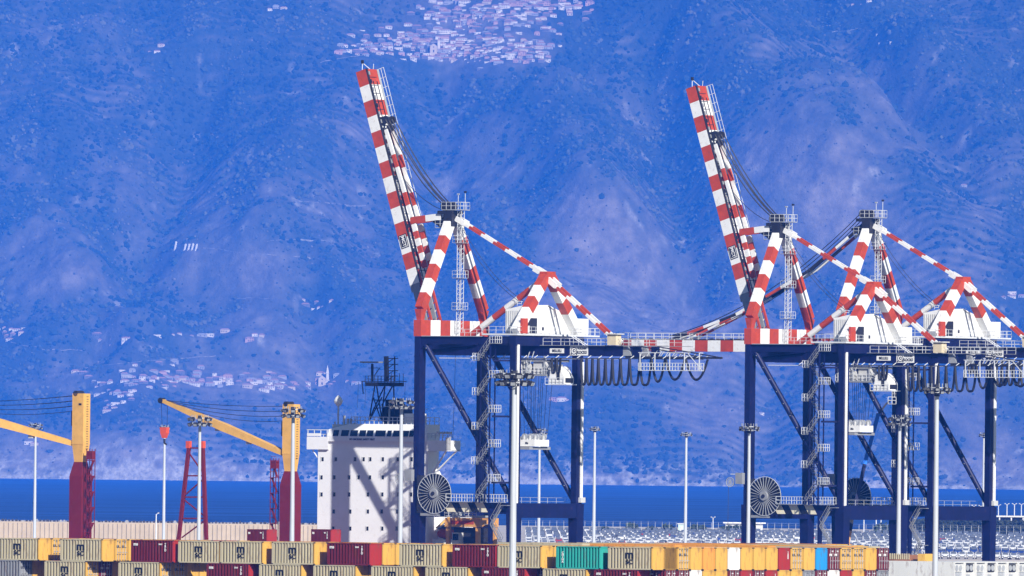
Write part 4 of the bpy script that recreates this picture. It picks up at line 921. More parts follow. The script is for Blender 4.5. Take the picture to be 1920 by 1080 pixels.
        for s_ in (-1, 1):
            pts = [V_(-1.2, YC+s_*.9, 60.7), V_(-11.0, YC+s_*.9, 53.6), V_(-25.5, YC+s_*.9, 46.2), V_(-38.2, YC+s_*.9, 42.0)]
            for a, b, n_ in zip(pts, pts[1:], (4, 5, 4)): B(MB().bands(a, b, .3, .45, [white, red, dark, white, red] if s_ > 0 else [dark, white, red], n_), 'fore_stay')
            B(MB().bands(V_(-22, YC+s_*.9, 47.6), V_(-35.5, YC+s_*.9, 41.8), .25, .35, [red, white], 6), 'fore_stay')
        m = MB()
        for k, v in enumerate((-1.1, -.3, .4, 1.1)): m.cable(V_(-1.2, YC+v, 62.9-.2*k), V_(-38.5, YC+v, 42.6), 3.0+.25*k, .07, rope, 14)
        B(m, 'luffing_rope')
        m = MB(); m.railing(P(0, 1, -1.7), P(45, 1, -1.7), 1.1, 1.7); m.build('boom_railing', bo)
    return t
ctr = A1
crane(Vector((A1.x, A1.y, 0)), True, 0, 13.6, 25.2, 'nearest quay crane with raised red and white boom beside the white ship', 0)
t2 = 94.6; c2 = A1+QD*t2; t3 = 121.6; c3 = A1+QD*t3
crane(Vector((c2.x, c2.y, 0)), True, 0, 13.2, 28.2, 'quay crane with raised red and white boom, right of the gap in the row', 0)
crane(Vector((c3.x, c3.y, 0)), False, 1.25, 33, None, 'rearmost quay crane at the right with its boom lowered to level', 0)

# ================================================================ the ship (local x across towards the quay, local y along it), same frame as the first crane
hull_red = mat('hull red', (.22, .02, .02), .6); shipred = mat('pedestal dark red', (.17, .010, .009), .5, dirt_amt=.3); ochre = mat('crane ochre', (.80, .45, .09), .5, dirt_amt=.25)
SH = empty('cargo_ship', (A1.x, A1.y, 0), RZ, label='white and dark red cargo ship with yellow deck cranes moored behind the quay cranes', cat='ship')
B = lambda m, n, par=SH: m.build(n, par)
UC = -20.0
hp = []
for v, w in ((-118, .6), (-108, 6), (-92, 12), (-75, 14.5), (40, 14.5), (56, 12), (60, 9)): hp.append((v, w))
m = MB(); vs = []; n = len(hp)
for v, w in hp:
    for (k, z) in ((.55, -3), (1, 1), (1, 8.4)): vs += [(UC-w*k, v, z), (UC+w*k, v, z)]
fs = []
for i in range(n-1):
    a, b = i*6, (i+1)*6
    for j in (0, 2): fs += [(a+j, b+j, b+j+2, a+j+2), (a+j+1, a+j+3, b+j+3, b+j+1)]
    fs.append((a+4, b+4, b+5, a+5))
for a in (0, (n-1)*6): fs += [(a, a+1, a+3, a+2), (a+2, a+3, a+5, a+4)]
m.add(vs, fs, hull_red); B(m, 'hull')
# accommodation block
W0, W1, V0 = -30.3, -9.2, 16.0
m = MB(); m.box(W0, W1, V0, V0+3.0, 8.4, 25.7, shipw); sup = B(m, 'accommodation_block')
m = MB(); m.box(W0+1, W1+1.2, V0+3.0, V0+18, 8.4, 14.7, shipw); m.prism([(W1, 21.5), (W1, 15), (W1+1.8, 15), (W1+.6, 20.5)], V0+1.0, V0+3.0, shipw); B(m, 'deck_house')
rows = [(855, [605, 630, 666, 682, 694.5, 718, 746, 772]), (889, [603, 627, 655, 672.5, 694, 718, 747]), (921, [603, 627, 655, 690, 717, 747, 771]), (953, [626, 657, 690, 716, 744.5]), (985, [625, 657, 689, 717, 744.5])]
Yw = A1.y+V0*QD.y-20*WD.y
def wall_uv(x, y, v):
    """point of the plane local y = v seen at a pixel"""
    a, b = px2(x, y); d = a/F
    # A1.x+.829u+.559v = d*(A1.y-.559u+.829v)
    u = (d*(A1.y+QD.y*v)-A1.x-QD.x*v)/(WD.x-d*WD.y); Y = A1.y+WD.y*u+QD.y*v
    return u, CAMH+(HOR-b)/F*Y
for y, xs in rows:
    for x in xs:
        u, z = wall_uv(x, y+6, V0); m = MB(); m.box(u-.2, u+.2, V0-.03, V0+.1, z-.32, z+.32, glass); m.box(u-.32, u-.25, V0-.06, V0, z-.42, z+.42, offw); m.build('porthole', sup)
# wheelhouse
m = MB(); z0, z1 = 25.7, 28.5
m.add([(-28.2, V0-.4, z0), (W1, V0-.4, z0), (W1, V0+3.2, z0), (-28.2, V0+3.2, z0), (-28.2, V0-.4, 26.6), (W1, V0-.4, 26.6), (-28.2, V0-.1, 27.6), (W1, V0-.1, 27.6), (-24.5, V0+.3, z1), (W1, V0+.3, z1), (W1, V0+3.2, z1), (-24.5, V0+3.2, z1), (-28.2, V0+3.2, 27.6)],
      [(0, 1, 5, 4), (4, 5, 7, 6), (6, 7, 9, 8), (8, 9, 10, 11), (2, 3, 12, 11, 10), (0, 4, 6, 12, 3), (6, 8, 11, 12), (1, 2, 10, 9, 7, 5), (0, 3, 2, 1)], shipw); wh = B(m, 'wheelhouse')
for a, b in ((624, 634), (639, 653), (656, 670), (673, 685), (687, 699), (703, 722), (725, 733), (736, 750), (754, 765), (767, 775)):
    u0, _ = wall_uv(a, 815, V0-.4); u1, _ = wall_uv(b, 815, V0-.4); m = MB()
    m.add([(u0, V0-.46, 26.55), (u1, V0-.46, 26.55), (u1+.04, V0-.16, 27.5), (u0+.04, V0-.16, 27.5)], [(0, 1, 2, 3)], glass); m.add([(u0, V0-.40, 26.55), (u1, V0-.40, 26.55), (u1+.04, V0-.1, 27.5), (u0+.04, V0-.1, 27.5)], [(0, 1, 2, 3)], glass); m.build('bridge_window', wh)
# lettering under the bridge windows is illegible in the photograph: same rhythm of small dark blue strokes
dkblue = mat('navy lettering', (.02, .02, .15), .5); u, z = wall_uv(679, 828, V0-.4)
put_text('NO SMOKING SAFETY FIRST', .42, dkblue, (u, V0-.43, 26.05), wh, sx=.92)
for (a, b, lo, hi, nm) in ((W0-1.9, W0+2.2, 24.4, 26.6, 0), (W1, -4.6, 24.3, 26.2, 1)):
    m = MB(); m.box(a, b, V0-.35, V0+2.2, lo, lo+.25, shipw); m.box(a, b, V0-.42, V0-.35, lo, hi-.2, shipw); m.box(a, b, V0+2.2, V0+2.27, lo, hi-.2, shipw); m.box(a if not nm else b-.07, a+.07 if not nm else b, V0-.35, V0+2.2, lo, hi-.2, shipw)
    m.beam((a, V0-.4, hi+.9), (b, V0-.4, hi+.9), .12, .12, rail); 
    for k in range(4): x = a+.2+(b-a-.4)*k/3; m.beam((x, V0-.4, hi-.2), (x, V0-.4, hi+.9), .1, .1, rail)
    if nm: m.beam((b-1.2, V0, lo), (W1, V0+.4, 20.0), .22, .22, shipw); m.beam((b-.2, V0+1.4, lo), (W1+.3, V0+1.8, 21.0), .18, .18, shipw); m.box(b-1.0, b, V0-.45, V0-.42, lo+.2, hi+.3, offw)
    else: m.beam((a+.8, V0, lo), (W0, V0+.3, 22.8), .15, .15, shipw); m.box(a+.1, a+2.6, V0-.5, V0-.43, hi-.1, hi+.35, shipw)
    B(m, 'bridge_wing')
m = MB()
for a, b in (((-24.3, V0+.4), (W1, V0+.4)), ((-24.3, V0+3), (W1, V0+3)), ((-24.3, V0+.4), (-24.3, V0+3))): m.railing((*a, 28.5), (*b, 28.5), 1.1, .9, t=.09)
m.railing((-28, V0-.2, 25.8), (-30.3, V0-.2, 25.8), 1, .6, t=.08); B(m, 'roof_railing')
m = MB()
for x in (628, 645, 652, 658, 664): u, z = wall_uv(x, 800, V0+1); m.tube((u, V0+1, 28), (u, V0+1, 28.6+random.random()*1.2), .22 if x > 630 else .12, offw, 8)
u, z = wall_uv(634, 790, V0+1.5); m.tube((u, V0+1.5, 28), (u, V0+1.5, 31.3), .14, offw, 6); m.box(-28, -24.6, V0+.6, V0+2.6, 27.4, 28.4, offw); B(m, 'vent_pipes')
m = MB(); 
for k in range(5):
    r = [.15, .55, .72, .66, .1][k]; 
for k in range(4): m.tube((u, V0+1.5, 31.3+k*.42), (u, V0+1.5, 31.3+(k+1)*.42), [.25, .62, .7, .5][k], white, 12, r1=[.62, .7, .5, .1][k])
B(m, 'radome')
# radar mast, funnel
m = MB(); cu = -16.5
def U(x, y, v=V0+1.5): return wall_uv(x, y, v)
def PT(x, y, dv=0): u, z = wall_uv(x, y, V0+1.6+dv); return Vector((u, V0+1.6+dv, z))
for (a, b) in (((692, 788), (703, 722)), ((716, 788), (706, 722)), ((715, 788), (722, 722)), ((740, 788), (738, 722)), ((716, 760), (737, 722)), ((694, 782), (722, 722))):
    for dv in (-.9, .9): m.beam(PT(*a, dv), PT(*b, dv*.7), .15, .15, black)
for y in (750, 765, 782): m.beam(PT(700, y), PT(738, y), .14, .14, black)
m.beam(PT(694, 786, -.9), PT(716, 745, -.9), .14, .14, black); m.beam(PT(700, 745, -.9), PT(714, 786, -.9), .14, .14, black)
p, q = PT(694, 718), PT(748, 718); m.box(p.x, q.x, V0+.2, V0+3, p.z-.5, p.z+.1, black); m.railing(Vector((p.x, V0+.2, p.z+.1)), Vector((q.x, V0+.2, p.z+.1)), 1.0, .6, t=.08, mt=dark); m.beam(PT(678, 715), PT(762, 715), .12, .12, dark)
m.beam(PT(725, 716), PT(724, 668), .55, .55, black); m.beam(PT(740, 716), PT(740, 668), .16, .16, dark)
for y in (672, 683, 695, 705): m.beam(PT(721, y), PT(746, y), .13, .13, dark); m.beam(PT(727, y+8), PT(738, y), .1, .1, dark)
m.beam(PT(698, 716), PT(698, 682), .3, .3, black); m.beam(PT(691, 690), PT(712, 690), .1, .1, dark); m.beam(PT(702, 704), PT(712, 690), .1, .1, dark)
m.box(*(lambda a, b: (a.x, b.x, a.y-.15, a.y+.15, a.z-.12, a.z+.12))(PT(676, 679), PT(718, 679)), steel_grey); m.beam(PT(679, 716), PT(681, 738), .12, .12, dark)
for x in (734, 749, 756): m.beam(PT(x, 718), PT(x, 700), .07, .07, dark)
for x in (672, 686, 760): m.beam(PT(x, 716), PT(x-2, 765), .03, .03, rope)
B(m, 'radar_mast')
m = MB(); a, b = PT(727, 790, 2.5), PT(764, 740, 2.5); m.box(a.x, b.x, V0+2.6, V0+5.6, 27.2, 31.2, black)
c = PT(750, 735, 3)
for k in range(5): m.tube((c.x, V0+4, 31.2+k*.28), (c.x, V0+4, 31.2+(k+1)*.28), 1.3*math.cos(k*.3), black, 14, r1=1.3*math.cos((k+1)*.3))
m.tube((a.x+.9, V0+2.9, 27), (a.x+.9, V0+2.9, 32.4), .5, black, 10); m.beam((a.x-.3, V0+2.3, 31.3), (a.x+3.0, V0+2.3, 31.3), .1, .1, rail); m.beam((a.x+1.6, V0+2.2, 28), (a.x+1.6, V0+2.2, 31.6), .2, .2, rail); B(m, 'funnel')
m = MB(); a, b = PT(762, 770), PT(776, 796); m.box(a.x, b.x+1.5, V0+1, V0+3, 28.4, 30.2, shipw).box(a.x-.6, b.x+1.5, V0+.8, V0+3.2, 30.9, 31.0, rail); B(m, 'signal_house')
m = MB()
u1, z1_ = wall_uv(836, 834, V0); m.tube((-5.2, V0+1, 25.5), (-4.8, V0+1, 41.5), .035, rope, 4); m.railing((-8.8, V0+.4, 26.4), (-5, V0+.4, 26.4), .7, .8, t=.08)
for k in range(5): m.box(-7.8+k*.6, -7.5+k*.6, V0+.2, V0+.6, 27.0, 27.4, offw)
B(m, 'wing_fittings')
# lifeboat in its recess
m = MB(); c0 = Vector((-7.0, 19.0, 11.4))
secs = [(-3.1, .25, .3), (-2.4, .75, .7), (-1, 1.05, .95), (1, 1.05, .95), (2.4, .8, .75), (3.1, .3, .35)]; vs = []
for y, w, h in secs:
    for k in range(12): a = 2*PI*k/12; vs.append(c0+Vector((w*math.cos(a), y, h*math.sin(a))))
m.add(vs, [(i*12+k, i*12+(k+1) % 12, (i+1)*12+(k+1) % 12, (i+1)*12+k) for i in range(5) for k in range(12)]+[tuple(range(12))[::-1], tuple(range(60, 72))], red)
m.box(c0.x-.8, c0.x+.8, c0.y-2, c0.y+2, c0.z+.6, c0.z+1.3, mat('lifeboat dark canopy', (.08, .09, .16), .6))
B(m, 'lifeboat')
m = MB(); m.beam((-7.6, 16.2, 12.2), (-6.2, 18.5, 14.4), .3, .25, ochre); m.beam((-6.2, 18.5, 14.4), (-6.2, 22, 13), .3, .25, ochre); m.box(-8, -6, 15.8, 23, 9.6, 10.4, white); B(m, 'davit')
# deck cranes
def deck_crane(vx, ztop, zmid, dirn, lad):
    c = Vector((UC, vx, 0)); m = MB()
    m.beam((UC, vx, 8), (UC, vx, zmid-2.2), 2.3, 2.6, shipred, up=(0, 1, 0)); m.beam((UC, vx, zmid-2.2), (UC, vx, zmid), 2.3, 2.6, shipred, up=(0, 1, 0), a1=1.5, b1=1.5)
    pd = B(m, 'deck_crane')
    m = MB(); m.beam((UC, vx, zmid), (UC, vx, zmid+2.8), 1.5, 1.3, ochre, up=(0, 1, 0), a1=2.1, b1=1.8); m.beam((UC, vx, zmid+2.8), (UC, vx, ztop), 2.1, 1.8, ochre, up=(0, 1, 0)); m.box(UC-1.6, UC-1.05, vx-.4, vx+.4, zmid+5.5, zmid+7.8, dark); m.box(UC+.2, UC+.7, vx-.95, vx-.9, ztop-1.8, ztop-1.5, dark)
    for k in range(22): z = zmid+2+k*.38; m.box(UC+1.05, UC+1.12, vx-.1, vx+.35, z, z+.07, dark)
    m.tube((UC-.5, vx-.9, ztop), (UC-.5, vx+.9, ztop), .45, dark, 10); m.box(UC-1.06, UC+1.06, vx-.93, vx+.93, zmid+2.7, zmid+2.85, ochre); m.build('crane_house', pd)
    J0 = Vector((UC-.9, vx, zmid+2.7)); dv = Vector((dirn[0], dirn[1], 0)).normalized(); J1 = J0+dv*23.8+Vector((0, 0, 8.2 if dirn[1] == 0 else 6.2)); sd = Vector((-dv.y, dv.x, 0))
    m = MB(); md = J0.lerp(J1, .5); m.beam(J0, md, 1.2, .75, ochre, a1=1.3, b1=1.25); m.beam(md, J1, 1.3, 1.25, ochre, a1=.8, b1=.5)
    m.disc(J1+dv*.2, .45, 1.0, dark, 12)
    for f in (.3, .55): q = J0.lerp(J1, f); m.box(q.x-.4, q.x+.4, q.y-.3, q.y+.3, q.z-1.0, q.z-.5, offw)
    m.build('jib', pd)
    m = MB(); Tp = Vector((UC-.6, vx, ztop-.3))
    for k in range(7): m.cable(Tp-Vector((0, .6-k*.2, (k % 4)*.75)), J1+Vector((0, .3-k*.1, .1)), .35+(k % 4)*.3, .04, rope, 10)
    m.build('jib_rope', pd)
    hb = J1+Vector((.4, 0, -5.0)); m = MB()
    for d_ in (-.6, .6): m.beam(J1+Vector((.3+d_, 0, -.2)), hb+Vector((d_*.8, 0, 1)), .05, .05, rope)
    m.build('hoist_rope', pd); m = MB().prism([(hb.x-.65, hb.z+.8), (hb.x+.65, hb.z+.8), (hb.x+.58, hb.z-.1), (hb.x+.2, hb.z-.9), (hb.x-.2, hb.z-.9), (hb.x-.58, hb.z-.1)], hb.y-.4, hb.y+.4, mat('hook orange red', (.75, .1, .03), .5)); m.tube((hb.x, hb.y, hb.z-1), (hb.x, hb.y, hb.z-1.7), .18, dark, 8); m.tube((hb.x, hb.y, hb.z-1.7), (hb.x+.4, hb.y, hb.z-1.9), .14, dark, 8); m.build('hook_block', pd)
    m = MB(); s_ = lad; lx = UC+s_*2.0; x2 = UC+s_*3.0
    for v in (vx-1.2, vx-.4): m.beam((x2, v, 9), (x2, v, zmid+2), .1, .1, shipred); m.beam((lx, v, 9), (lx, v, zmid+2), .1, .1, shipred)
    for k in range(6): z = 10.2+k*2.4; m.box(min(lx, x2), max(lx, x2), vx-1.2, vx-.4, z, z+.12, shipred); m.beam((lx, vx-.8, z-2.2 if k else 9), (x2, vx-.8, z), .5, .08, shipred); m.beam((lx, vx-1.2, z+1), (x2, vx-1.2, z+1), .07, .07, shipred)
    m.box(min(lx, x2), max(lx, x2), vx-1.2, vx-.4, zmid+.4, zmid+1.7, shipred); m.build('access_ladder', pd)
    return pd
deck_crane(-6.3, 31.4, 20.9, (-1, 0), -1)
deck_crane(-62.7, 32.5, 22.0, (-1, -.35), 1)
# red lattice trestle that carries a jib
def SPt(x, y, v=-33.0, dv=0): u, z = wall_uv(x, y, v+dv); return Vector((u, v+dv, z))
m = MB()
for dv in (0, 1.6):
    m.beam(SPt(335, 1012, dv=dv), SPt(355, 833, dv=dv), .5, .5, shipred); m.beam(SPt(387, 1012, dv=dv), SPt(380, 833, dv=dv), .5, .5, shipred)
    for y, a, b in ((840, 354, 380), (892, 348, 382), (932, 344, 384), (972, 339, 385)): m.beam(SPt(a, y, dv=dv), SPt(b, y, dv=dv), .18, .22, shipred)
    for a, b in (((355, 850), (382, 888)), ((345, 930), (382, 898)), ((344, 936), (384, 968)), ((341, 1008), (384, 976))): m.beam(SPt(*a, dv=dv), SPt(*b, dv=dv), .18, .18, shipred)
for x in (354, 380): p = SPt(x, 833); m.box(p.x-.35, p.x+.35, -33.3, -32.7, p.z-.6, p.z+.5, mat('hook orange red', (.75, .1, .03)))
B(m, 'jib_rest')

# ================================================================ straddle carrier, boom lift
yel = mat('carrier orange', (.72, .36, .09), .5, dirt_amt=.4)
def L2W(u, v, z=0): return A1+WD*u+QD*v+Vector((0, 0, z))
p = L2W(2.0, 5.5); t = empty('straddle_carrier', (p.x, p.y, 0), RZ, label='orange straddle carrier standing between the legs of the nearest crane', cat='straddle carrier')
m = MB()
for u in (0, 5.6):
    for v in (0, 4.6): m.beam((u, v, 1.2), (u, v, 12.4), .6, .6, yel)
    for v in (0, 4.6): m.tube((u-.25, v, .7), (u+.25, v, .7), .7, black, 14)
m.build('frame', t)
m = MB(); m.box(-.5, 6.1, -.35, .35, 12.5, 13.9, yel).box(-.5, 6.1, 4.25, 4.95, 12.5, 13.9, yel).box(-.35, .35, .35, 4.25, 12.9, 13.6, yel).box(5.3, 5.95, .35, 4.25, 12.9, 13.6, yel); m.build('top_frame', t)
put_text('STRADDLE', .0001, red, (0, 0, 0), t) if False else None
MB().box(.6, 5.0, -.37, -.352, 12.9, 13.5, red).build('side_panel', t)
m = MB(); m.box(.6, 5, .6, 4, 9.6, 12.4, dark); m.beam((.9, 2, 4), (.9, 2, 10), .2, .2, dark); m.beam((4.5, 2, 4), (4.5, 2, 10), .2, .2, dark); m.build('hoist', t)
m = MB(); m.box(-.5, 5.5, -.4, 3.5, 14.0, 14.3, galv); m.railing((-.5, -.4, 14.2), (5.5, -.4, 14.2), .9, .8, t=.07); m.box(.5, 2, 0, 1.5, 14.3, 15, offw); m.build('walkway', t)
MB().box(1.0, 2.4, -.5, .8, 9.7, 11.6, offw).box(1.15, 2.25, -.53, -.5, 10.4, 11.4, glass).build('cab', t)

Yb = 2372; P_ = lambda x, y: at(x, y, Yb)
p = P_(1590, 1030); t = empty('boom_lift', (p.x, p.y, 0), 0, label='mobile boom lift with a blue and orange arm reaching up to the crane cab', cat='boom lift')
def bl(n_, pts, w, mts):
    m = MB()
    for (a, b), mt_ in zip(zip(pts, pts[1:]), mts): m.beam(P_(*a)-p*1+Vector((0, 0, p.z-p.z)), P_(*b)-p, w, w, mt_, up=(0, 1, 0))
    m.v = [(x, y, z+p.z) for x, y, z in m.v]; return m.build(n_, t)
blue = mat('lift blue', (.02, .2, .9), .45)
bl('lower_arm', [(1588, 1020), (1593, 995), (1597, 969), (1603, 953)], .75, [yel, black, yel])
bl('middle_arm', [(1601, 962), (1622, 866)], .6, [navy]); bl('hydraulic_ram', [(1599, 955), (1612, 900)], .15, [rail])
bl('upper_arm', [(1621, 870), (1647, 775)], .65, [blue]); bl('jib', [(1646, 778), (1662, 757), (1670, 750)], .3, [dark, dark])
q = P_(1672, 750); m = MB(); m.box(q.x-p.x-.6, q.x-p.x+.7, -.5, .5, q.z-.7, q.z-.6, steel_grey); m.railing((q.x-p.x-.6, -.5, q.z-.6), (q.x-p.x+.7, -.5, q.z-.6), 1.1, .6, t=.07); m.railing((q.x-p.x-.6, .5, q.z-.6), (q.x-p.x+.7, .5, q.z-.6), 1.1, .6, t=.07); m.build('basket', t)
m = MB(); m.box(-3, 2, -1.2, 1.2, .9, 2.2, yel)
for x in (-2.2, 1.2):
    for y in (-1.2, 1.2): m.tube((x, y-.2, .6), (x, y+.2, .6), .6, black, 14)
m.box(-1, .6, -.6, .6, 2.2, P_(1588, 1020).z, yel); m.build('chassis', t)

# ================================================================ far bank: sea wall, parked cars, fence, hedge, small buildings
Yw = 4020.0; a = at(-60, 978, Yw); b_ = at(592, 979, Yw)
m = MB(); zt = at(300, 980.5, Yw).z
x0, x1 = a.x-120, at(640, 980, Yw).x
m.box(x0, x1, Yw, Yw+1.2, .3, zt, tan); n = int((x1-x0)/1.25)
for i in range(n): x = x0+i*1.25; m.box(x, x+.28, Yw-.3, Yw, .3, zt-.3, tan)
t = m.build('sea_wall', label='long pale ribbed concrete sea wall behind the ship with a dark stone crest', cat='wall')
m = MB(); rs = random.Random(3)
for i in range(int((x1-x0)/.95)): x = x0+i*.95; h = rs.uniform(.25, .75); m.box(x, x+rs.uniform(.4, .8), Yw+.2, Yw+1.1, zt, zt+h, dark if rs.random() < .75 else steel_grey)
m.build('crest', t)
# cars
cp = {'white': (.66, .67, .68), 'silver': (.4, .42, .45), 'dark blue': (.02, .05, .22), 'dark grey': (.05, .05, .06), 'red': (.4, .03, .03)}
def car_mesh(c):
    m = MB(); mt = mat('car '+c, cp[c], .35, var=.03); k = 1.8/2
    prof = [(-2.1, .35), (-2.15, .75), (-1.9, .95), (-1.1, 1.05), (-.4, 1.45), (1.1, 1.48), (1.8, 1.05), (2.1, .95), (2.15, .4)]
    n = len(prof); vs = [(s_*k*(.86 if z > 1.2 else 1), y, z) for s_ in (-1, 1) for y, z in prof]
    m.add(vs, [tuple(range(n)), tuple(range(n, 2*n))[::-1]]+[(i, n+i, n+(i+1) % n, (i+1) % n) for i in range(n)], mt)
    m.add([(-.7, -1.12, 1.09), (.7, -1.12, 1.09), (.62, -.45, 1.46), (-.62, -.45, 1.46)], [(0, 1, 2, 3)], wscreen)
    for s_ in (-1, 1): m.box(s_*.91-.02, s_*.91+.02, -.4, 1.2, 1.02, 1.3, wscreen); m.box(s_*.65-.18, s_*.65+.18, -2.18, -2.1, .6, .78, wscreen)
    for s_ in (-1, 1):
        for y in (-1.3, 1.3): m.tube((s_*.75-.1, y, .33), (s_*.75+.16, y, .33), .33, black, 10)
    m.box(-.6, .6, -2.19, -2.1, .4, .55, dark); return m.mesh('parked_car')
cm = {c: car_mesh(c) for c in cp}
random.seed(5); ncar = 0
ROWY = [(1036, 'blue'), (1044, .9), (1029.5, .8), (1024, .85), (1019.5, .9)]
FAR = [1015.5, 1012, 1009, 1006.3, 1004, 1001.8]
stuff_v = []; RN = ['the second row', 'the nearest row', 'the third row', 'the fourth row', 'the fifth row']
def row_y(yy): return (CAMH-.5)*F/(px2(1440, yy)[1]-HOR)
for ri, (yy, pw) in enumerate(ROWY):
    Yr = row_y(yy); x = at(978, yy, Yr).x; xb = at(1925, yy, Yr).x
    while x < xb:
        px_, py_ = to_px(x, Yr, 1); x += 2.02*random.uniform(.98, 1.08)
        if ri < 2 and px_ < 1560: continue
        if random.random() < .06: continue
        if pw == 'blue': c = 'dark blue' if random.random() < .75 else random.choice(['white', 'silver', 'white'])
        else: c = 'white' if random.random() < pw else random.choice(['silver', 'dark grey', 'dark blue', 'silver', 'red'])
        if ncar < 298:
            o = bpy.data.objects.new('parked_car', cm[c]); COL.objects.link(o); o.location = (x, Yr+random.uniform(-.5, .5), .5); o.rotation_euler = (0, 0, random.gauss(0, .04)); o.scale = (1, 1, random.uniform(.95, 1.3))
            tag(o, label=f'{c} car parked nose on in {RN[ri]} of the car park', cat='car', group='cars parked beyond the basin'); ncar += 1
m = MB()
for yy in FAR:
    Yr = row_y(yy); x = at(978, yy, Yr).x; xb = at(1925, yy, Yr).x
    while x < xb:
        x += 2.02*random.uniform(.98, 1.1)
        if random.random() < .07: continue
        c = random.choices(list(cp), [12, 2, 1, 1, .2])[0]; mt_ = mat('car '+c, cp[c], .35); w = .88; z0 = .5; h = random.uniform(1.4, 1.9); y = Yr+random.uniform(-.5, .5)
        m.add([(x-w, y-2.1, z0+.3), (x+w, y-2.1, z0+.3), (x+w, y+2.1, z0+.3), (x-w, y+2.1, z0+.3), (x-w, y-2.1, z0+.95), (x+w, y-2.1, z0+.95), (x+w, y+2.1, z0+1), (x-w, y+2.1, z0+1),
               (x-w, y-1.1, z0+1.05), (x+w, y-1.1, z0+1.05), (x-w*.82, y-.4, z0+h), (x+w*.82, y-.4, z0+h), (x+w*.82, y+1.4, z0+h), (x-w*.82, y+1.4, z0+h)],
              [(0, 1, 5, 4), (4, 5, 9, 8), (10, 11, 12, 13), (1, 2, 6, 5), (3, 0, 4, 7), (2, 3, 7, 6), (5, 6, 12, 11), (4, 10, 13, 7), (6, 7, 13, 12)], mt_)
        m.add([(x-w*.9, y-1.1, z0+1.05), (x+w*.9, y-1.1, z0+1.05), (x+w*.8, y-.4, z0+h-.05), (x-w*.8, y-.4, z0+h-.05)], [(0, 1, 2, 3)], wscreen)
        m.box(x-w+.1, x+w-.1, y-1.7, y+1.7, z0+.02, z0+.3, dark)
m.build('distant_cars', label='many white cars packed in the far rows of the car park beyond the basin', cat='cars', kind='stuff')
print('cars', ncar)
# fence
Yf = (CAMH-.5)*F/(px2(1440, 1000)[1]-HOR); m = MB(); xa, xb = at(978, 990, Yf).x, at(1940, 990, Yf).x
t = empty('security_fence', (xa, Yf, .5), 0, label='long wire fence of thin pale posts behind the parked cars', cat='fence')
n = 74; pm_ = None
for i in range(n):
    if pm_ is None: q = MB(); q.beam((0, 0, 0), (0, 0, 3.2), .11, .11, galv); q.beam((0, 0, 3.2), (0, -.4, 3.6), .08, .08, galv); pm_ = q.mesh('post')
    o = bpy.data.objects.new('post', pm_); COL.objects.link(o); o.parent = t; o.location = ((xb-xa)*i/(n-1), 0, 0)
m = MB()
for z in (.4, 1.6, 2.8, 3.4): m.beam((0, .05, z), (xb-xa, .05, z), .03, .03, steel_grey)
m.build('wire', t)
def bush(px, py, w, h, lab, Y=None, nm='bush', group=None, lm=None):
    Y = Y or Yf+25; p = at(px, py, Y); s_ = F/Y; rw, rh = w/s_/2, h/s_/2; rg = random.Random(int(px)); m = MB(); zc = rh
    k = int(150+w*6)
    for i in range(k):
        a, b2 = rg.uniform(0, 2*PI), rg.uniform(-1, 1); r = rg.uniform(.45, 1)**.5*(1+.25*math.sin(3*a+px)); c = math.sqrt(1-b2*b2)
        q = Vector((rw*r*c*math.cos(a), rw*.6*r*c*math.sin(a), zc+rh*r*b2)); sz = rg.uniform(.25, .6)
        d1 = Vector((rg.gauss(0, 1), rg.gauss(0, 1), rg.gauss(0, 1))).normalized()*sz; d2 = Vector((rg.gauss(0, 1), rg.gauss(0, 1), rg.gauss(0, 1))).normalized()*sz
        m.add([q-d1, q+d2, q+d1, q-d2], [(0, 1, 2, 3)], lm or leaf)
    t = empty(nm, (p.x, Y, .5), 0, label=lab, cat='tree' if nm != 'bush' else 'bush', group=group); m.build('foliage' if nm == 'bush' else 'crown', t)
    q = MB()
    for i in range(4): a = i*1.6; q.tube((0, 0, 0), (rw*.5*math.cos(a), rw*.3*math.sin(a), rh*1.2), .12, mat('bark', (.12, .08, .05)), 6, r1=.04)
    q.build('stem' if nm == 'bush' else 'trunk', t)
for px, py, w, h, lab in ((1183, 1000, 22, 16, 'round dark bush behind the fence right of the first crane'), (1135, 1001, 16, 8, 'low dark bush nearest the first crane leg behind the fence'), (1222, 1002, 20, 9, 'low flat bush between the two rounder bushes behind the fence'), (1251, 1001, 24, 14, 'dark bush behind the fence left of the pale kiosk'),
    (1302, 1002, 20, 14, 'grey green bush just right of the pale kiosk'), (1317, 1002, 14, 13, 'small dark bush beside the grey green one'), (1363, 1003, 28, 12, 'dark bush in front of the low white building'), (1383, 1003, 20, 14, 'bush close to the second crane waterside leg'), (1655, 1003, 36, 20, 'grey bush under the second crane behind the fence'),
    (1800, 985, 50, 24, 'loose green tree above the hedge at the right'), (1775, 984, 20, 26, 'dark narrow tree left of the loose green one')):
    bush(px, py, w, h, lab, nm='bush' if px < 1700 else 'tree')
hed = mat('hedge leaves', (.03, .04, .025), .95, var=.4, scale=.5)
xa_, xb_ = at(1690, 990, Yf+8).x, at(1945, 990, Yf+8).x; m = MB(); rg = random.Random(9)
for i in range(6000):
    q = Vector((rg.uniform(xa_, xb_), Yf+8+rg.uniform(-1.5, 1.5), .5+rg.uniform(0, 5.4)*rg.uniform(.85, 1))); sz = rg.uniform(.3, .7)
    d1 = Vector((rg.gauss(0, 1), rg.gauss(0, .5), rg.gauss(0, 1))).normalized()*sz; d2 = Vector((rg.gauss(0, 1), rg.gauss(0, .5), rg.gauss(0, 1))).normalized()*sz; m.add([q-d1, q+d2, q+d1, q-d2], [(0, 1, 2, 3)], hed)
m.box(xa_, xb_, Yf+7.6, Yf+8.4, .5, 5.2, hed); m.build('hedge', label='long dark clipped hedge behind the fence at the right', cat='hedge')
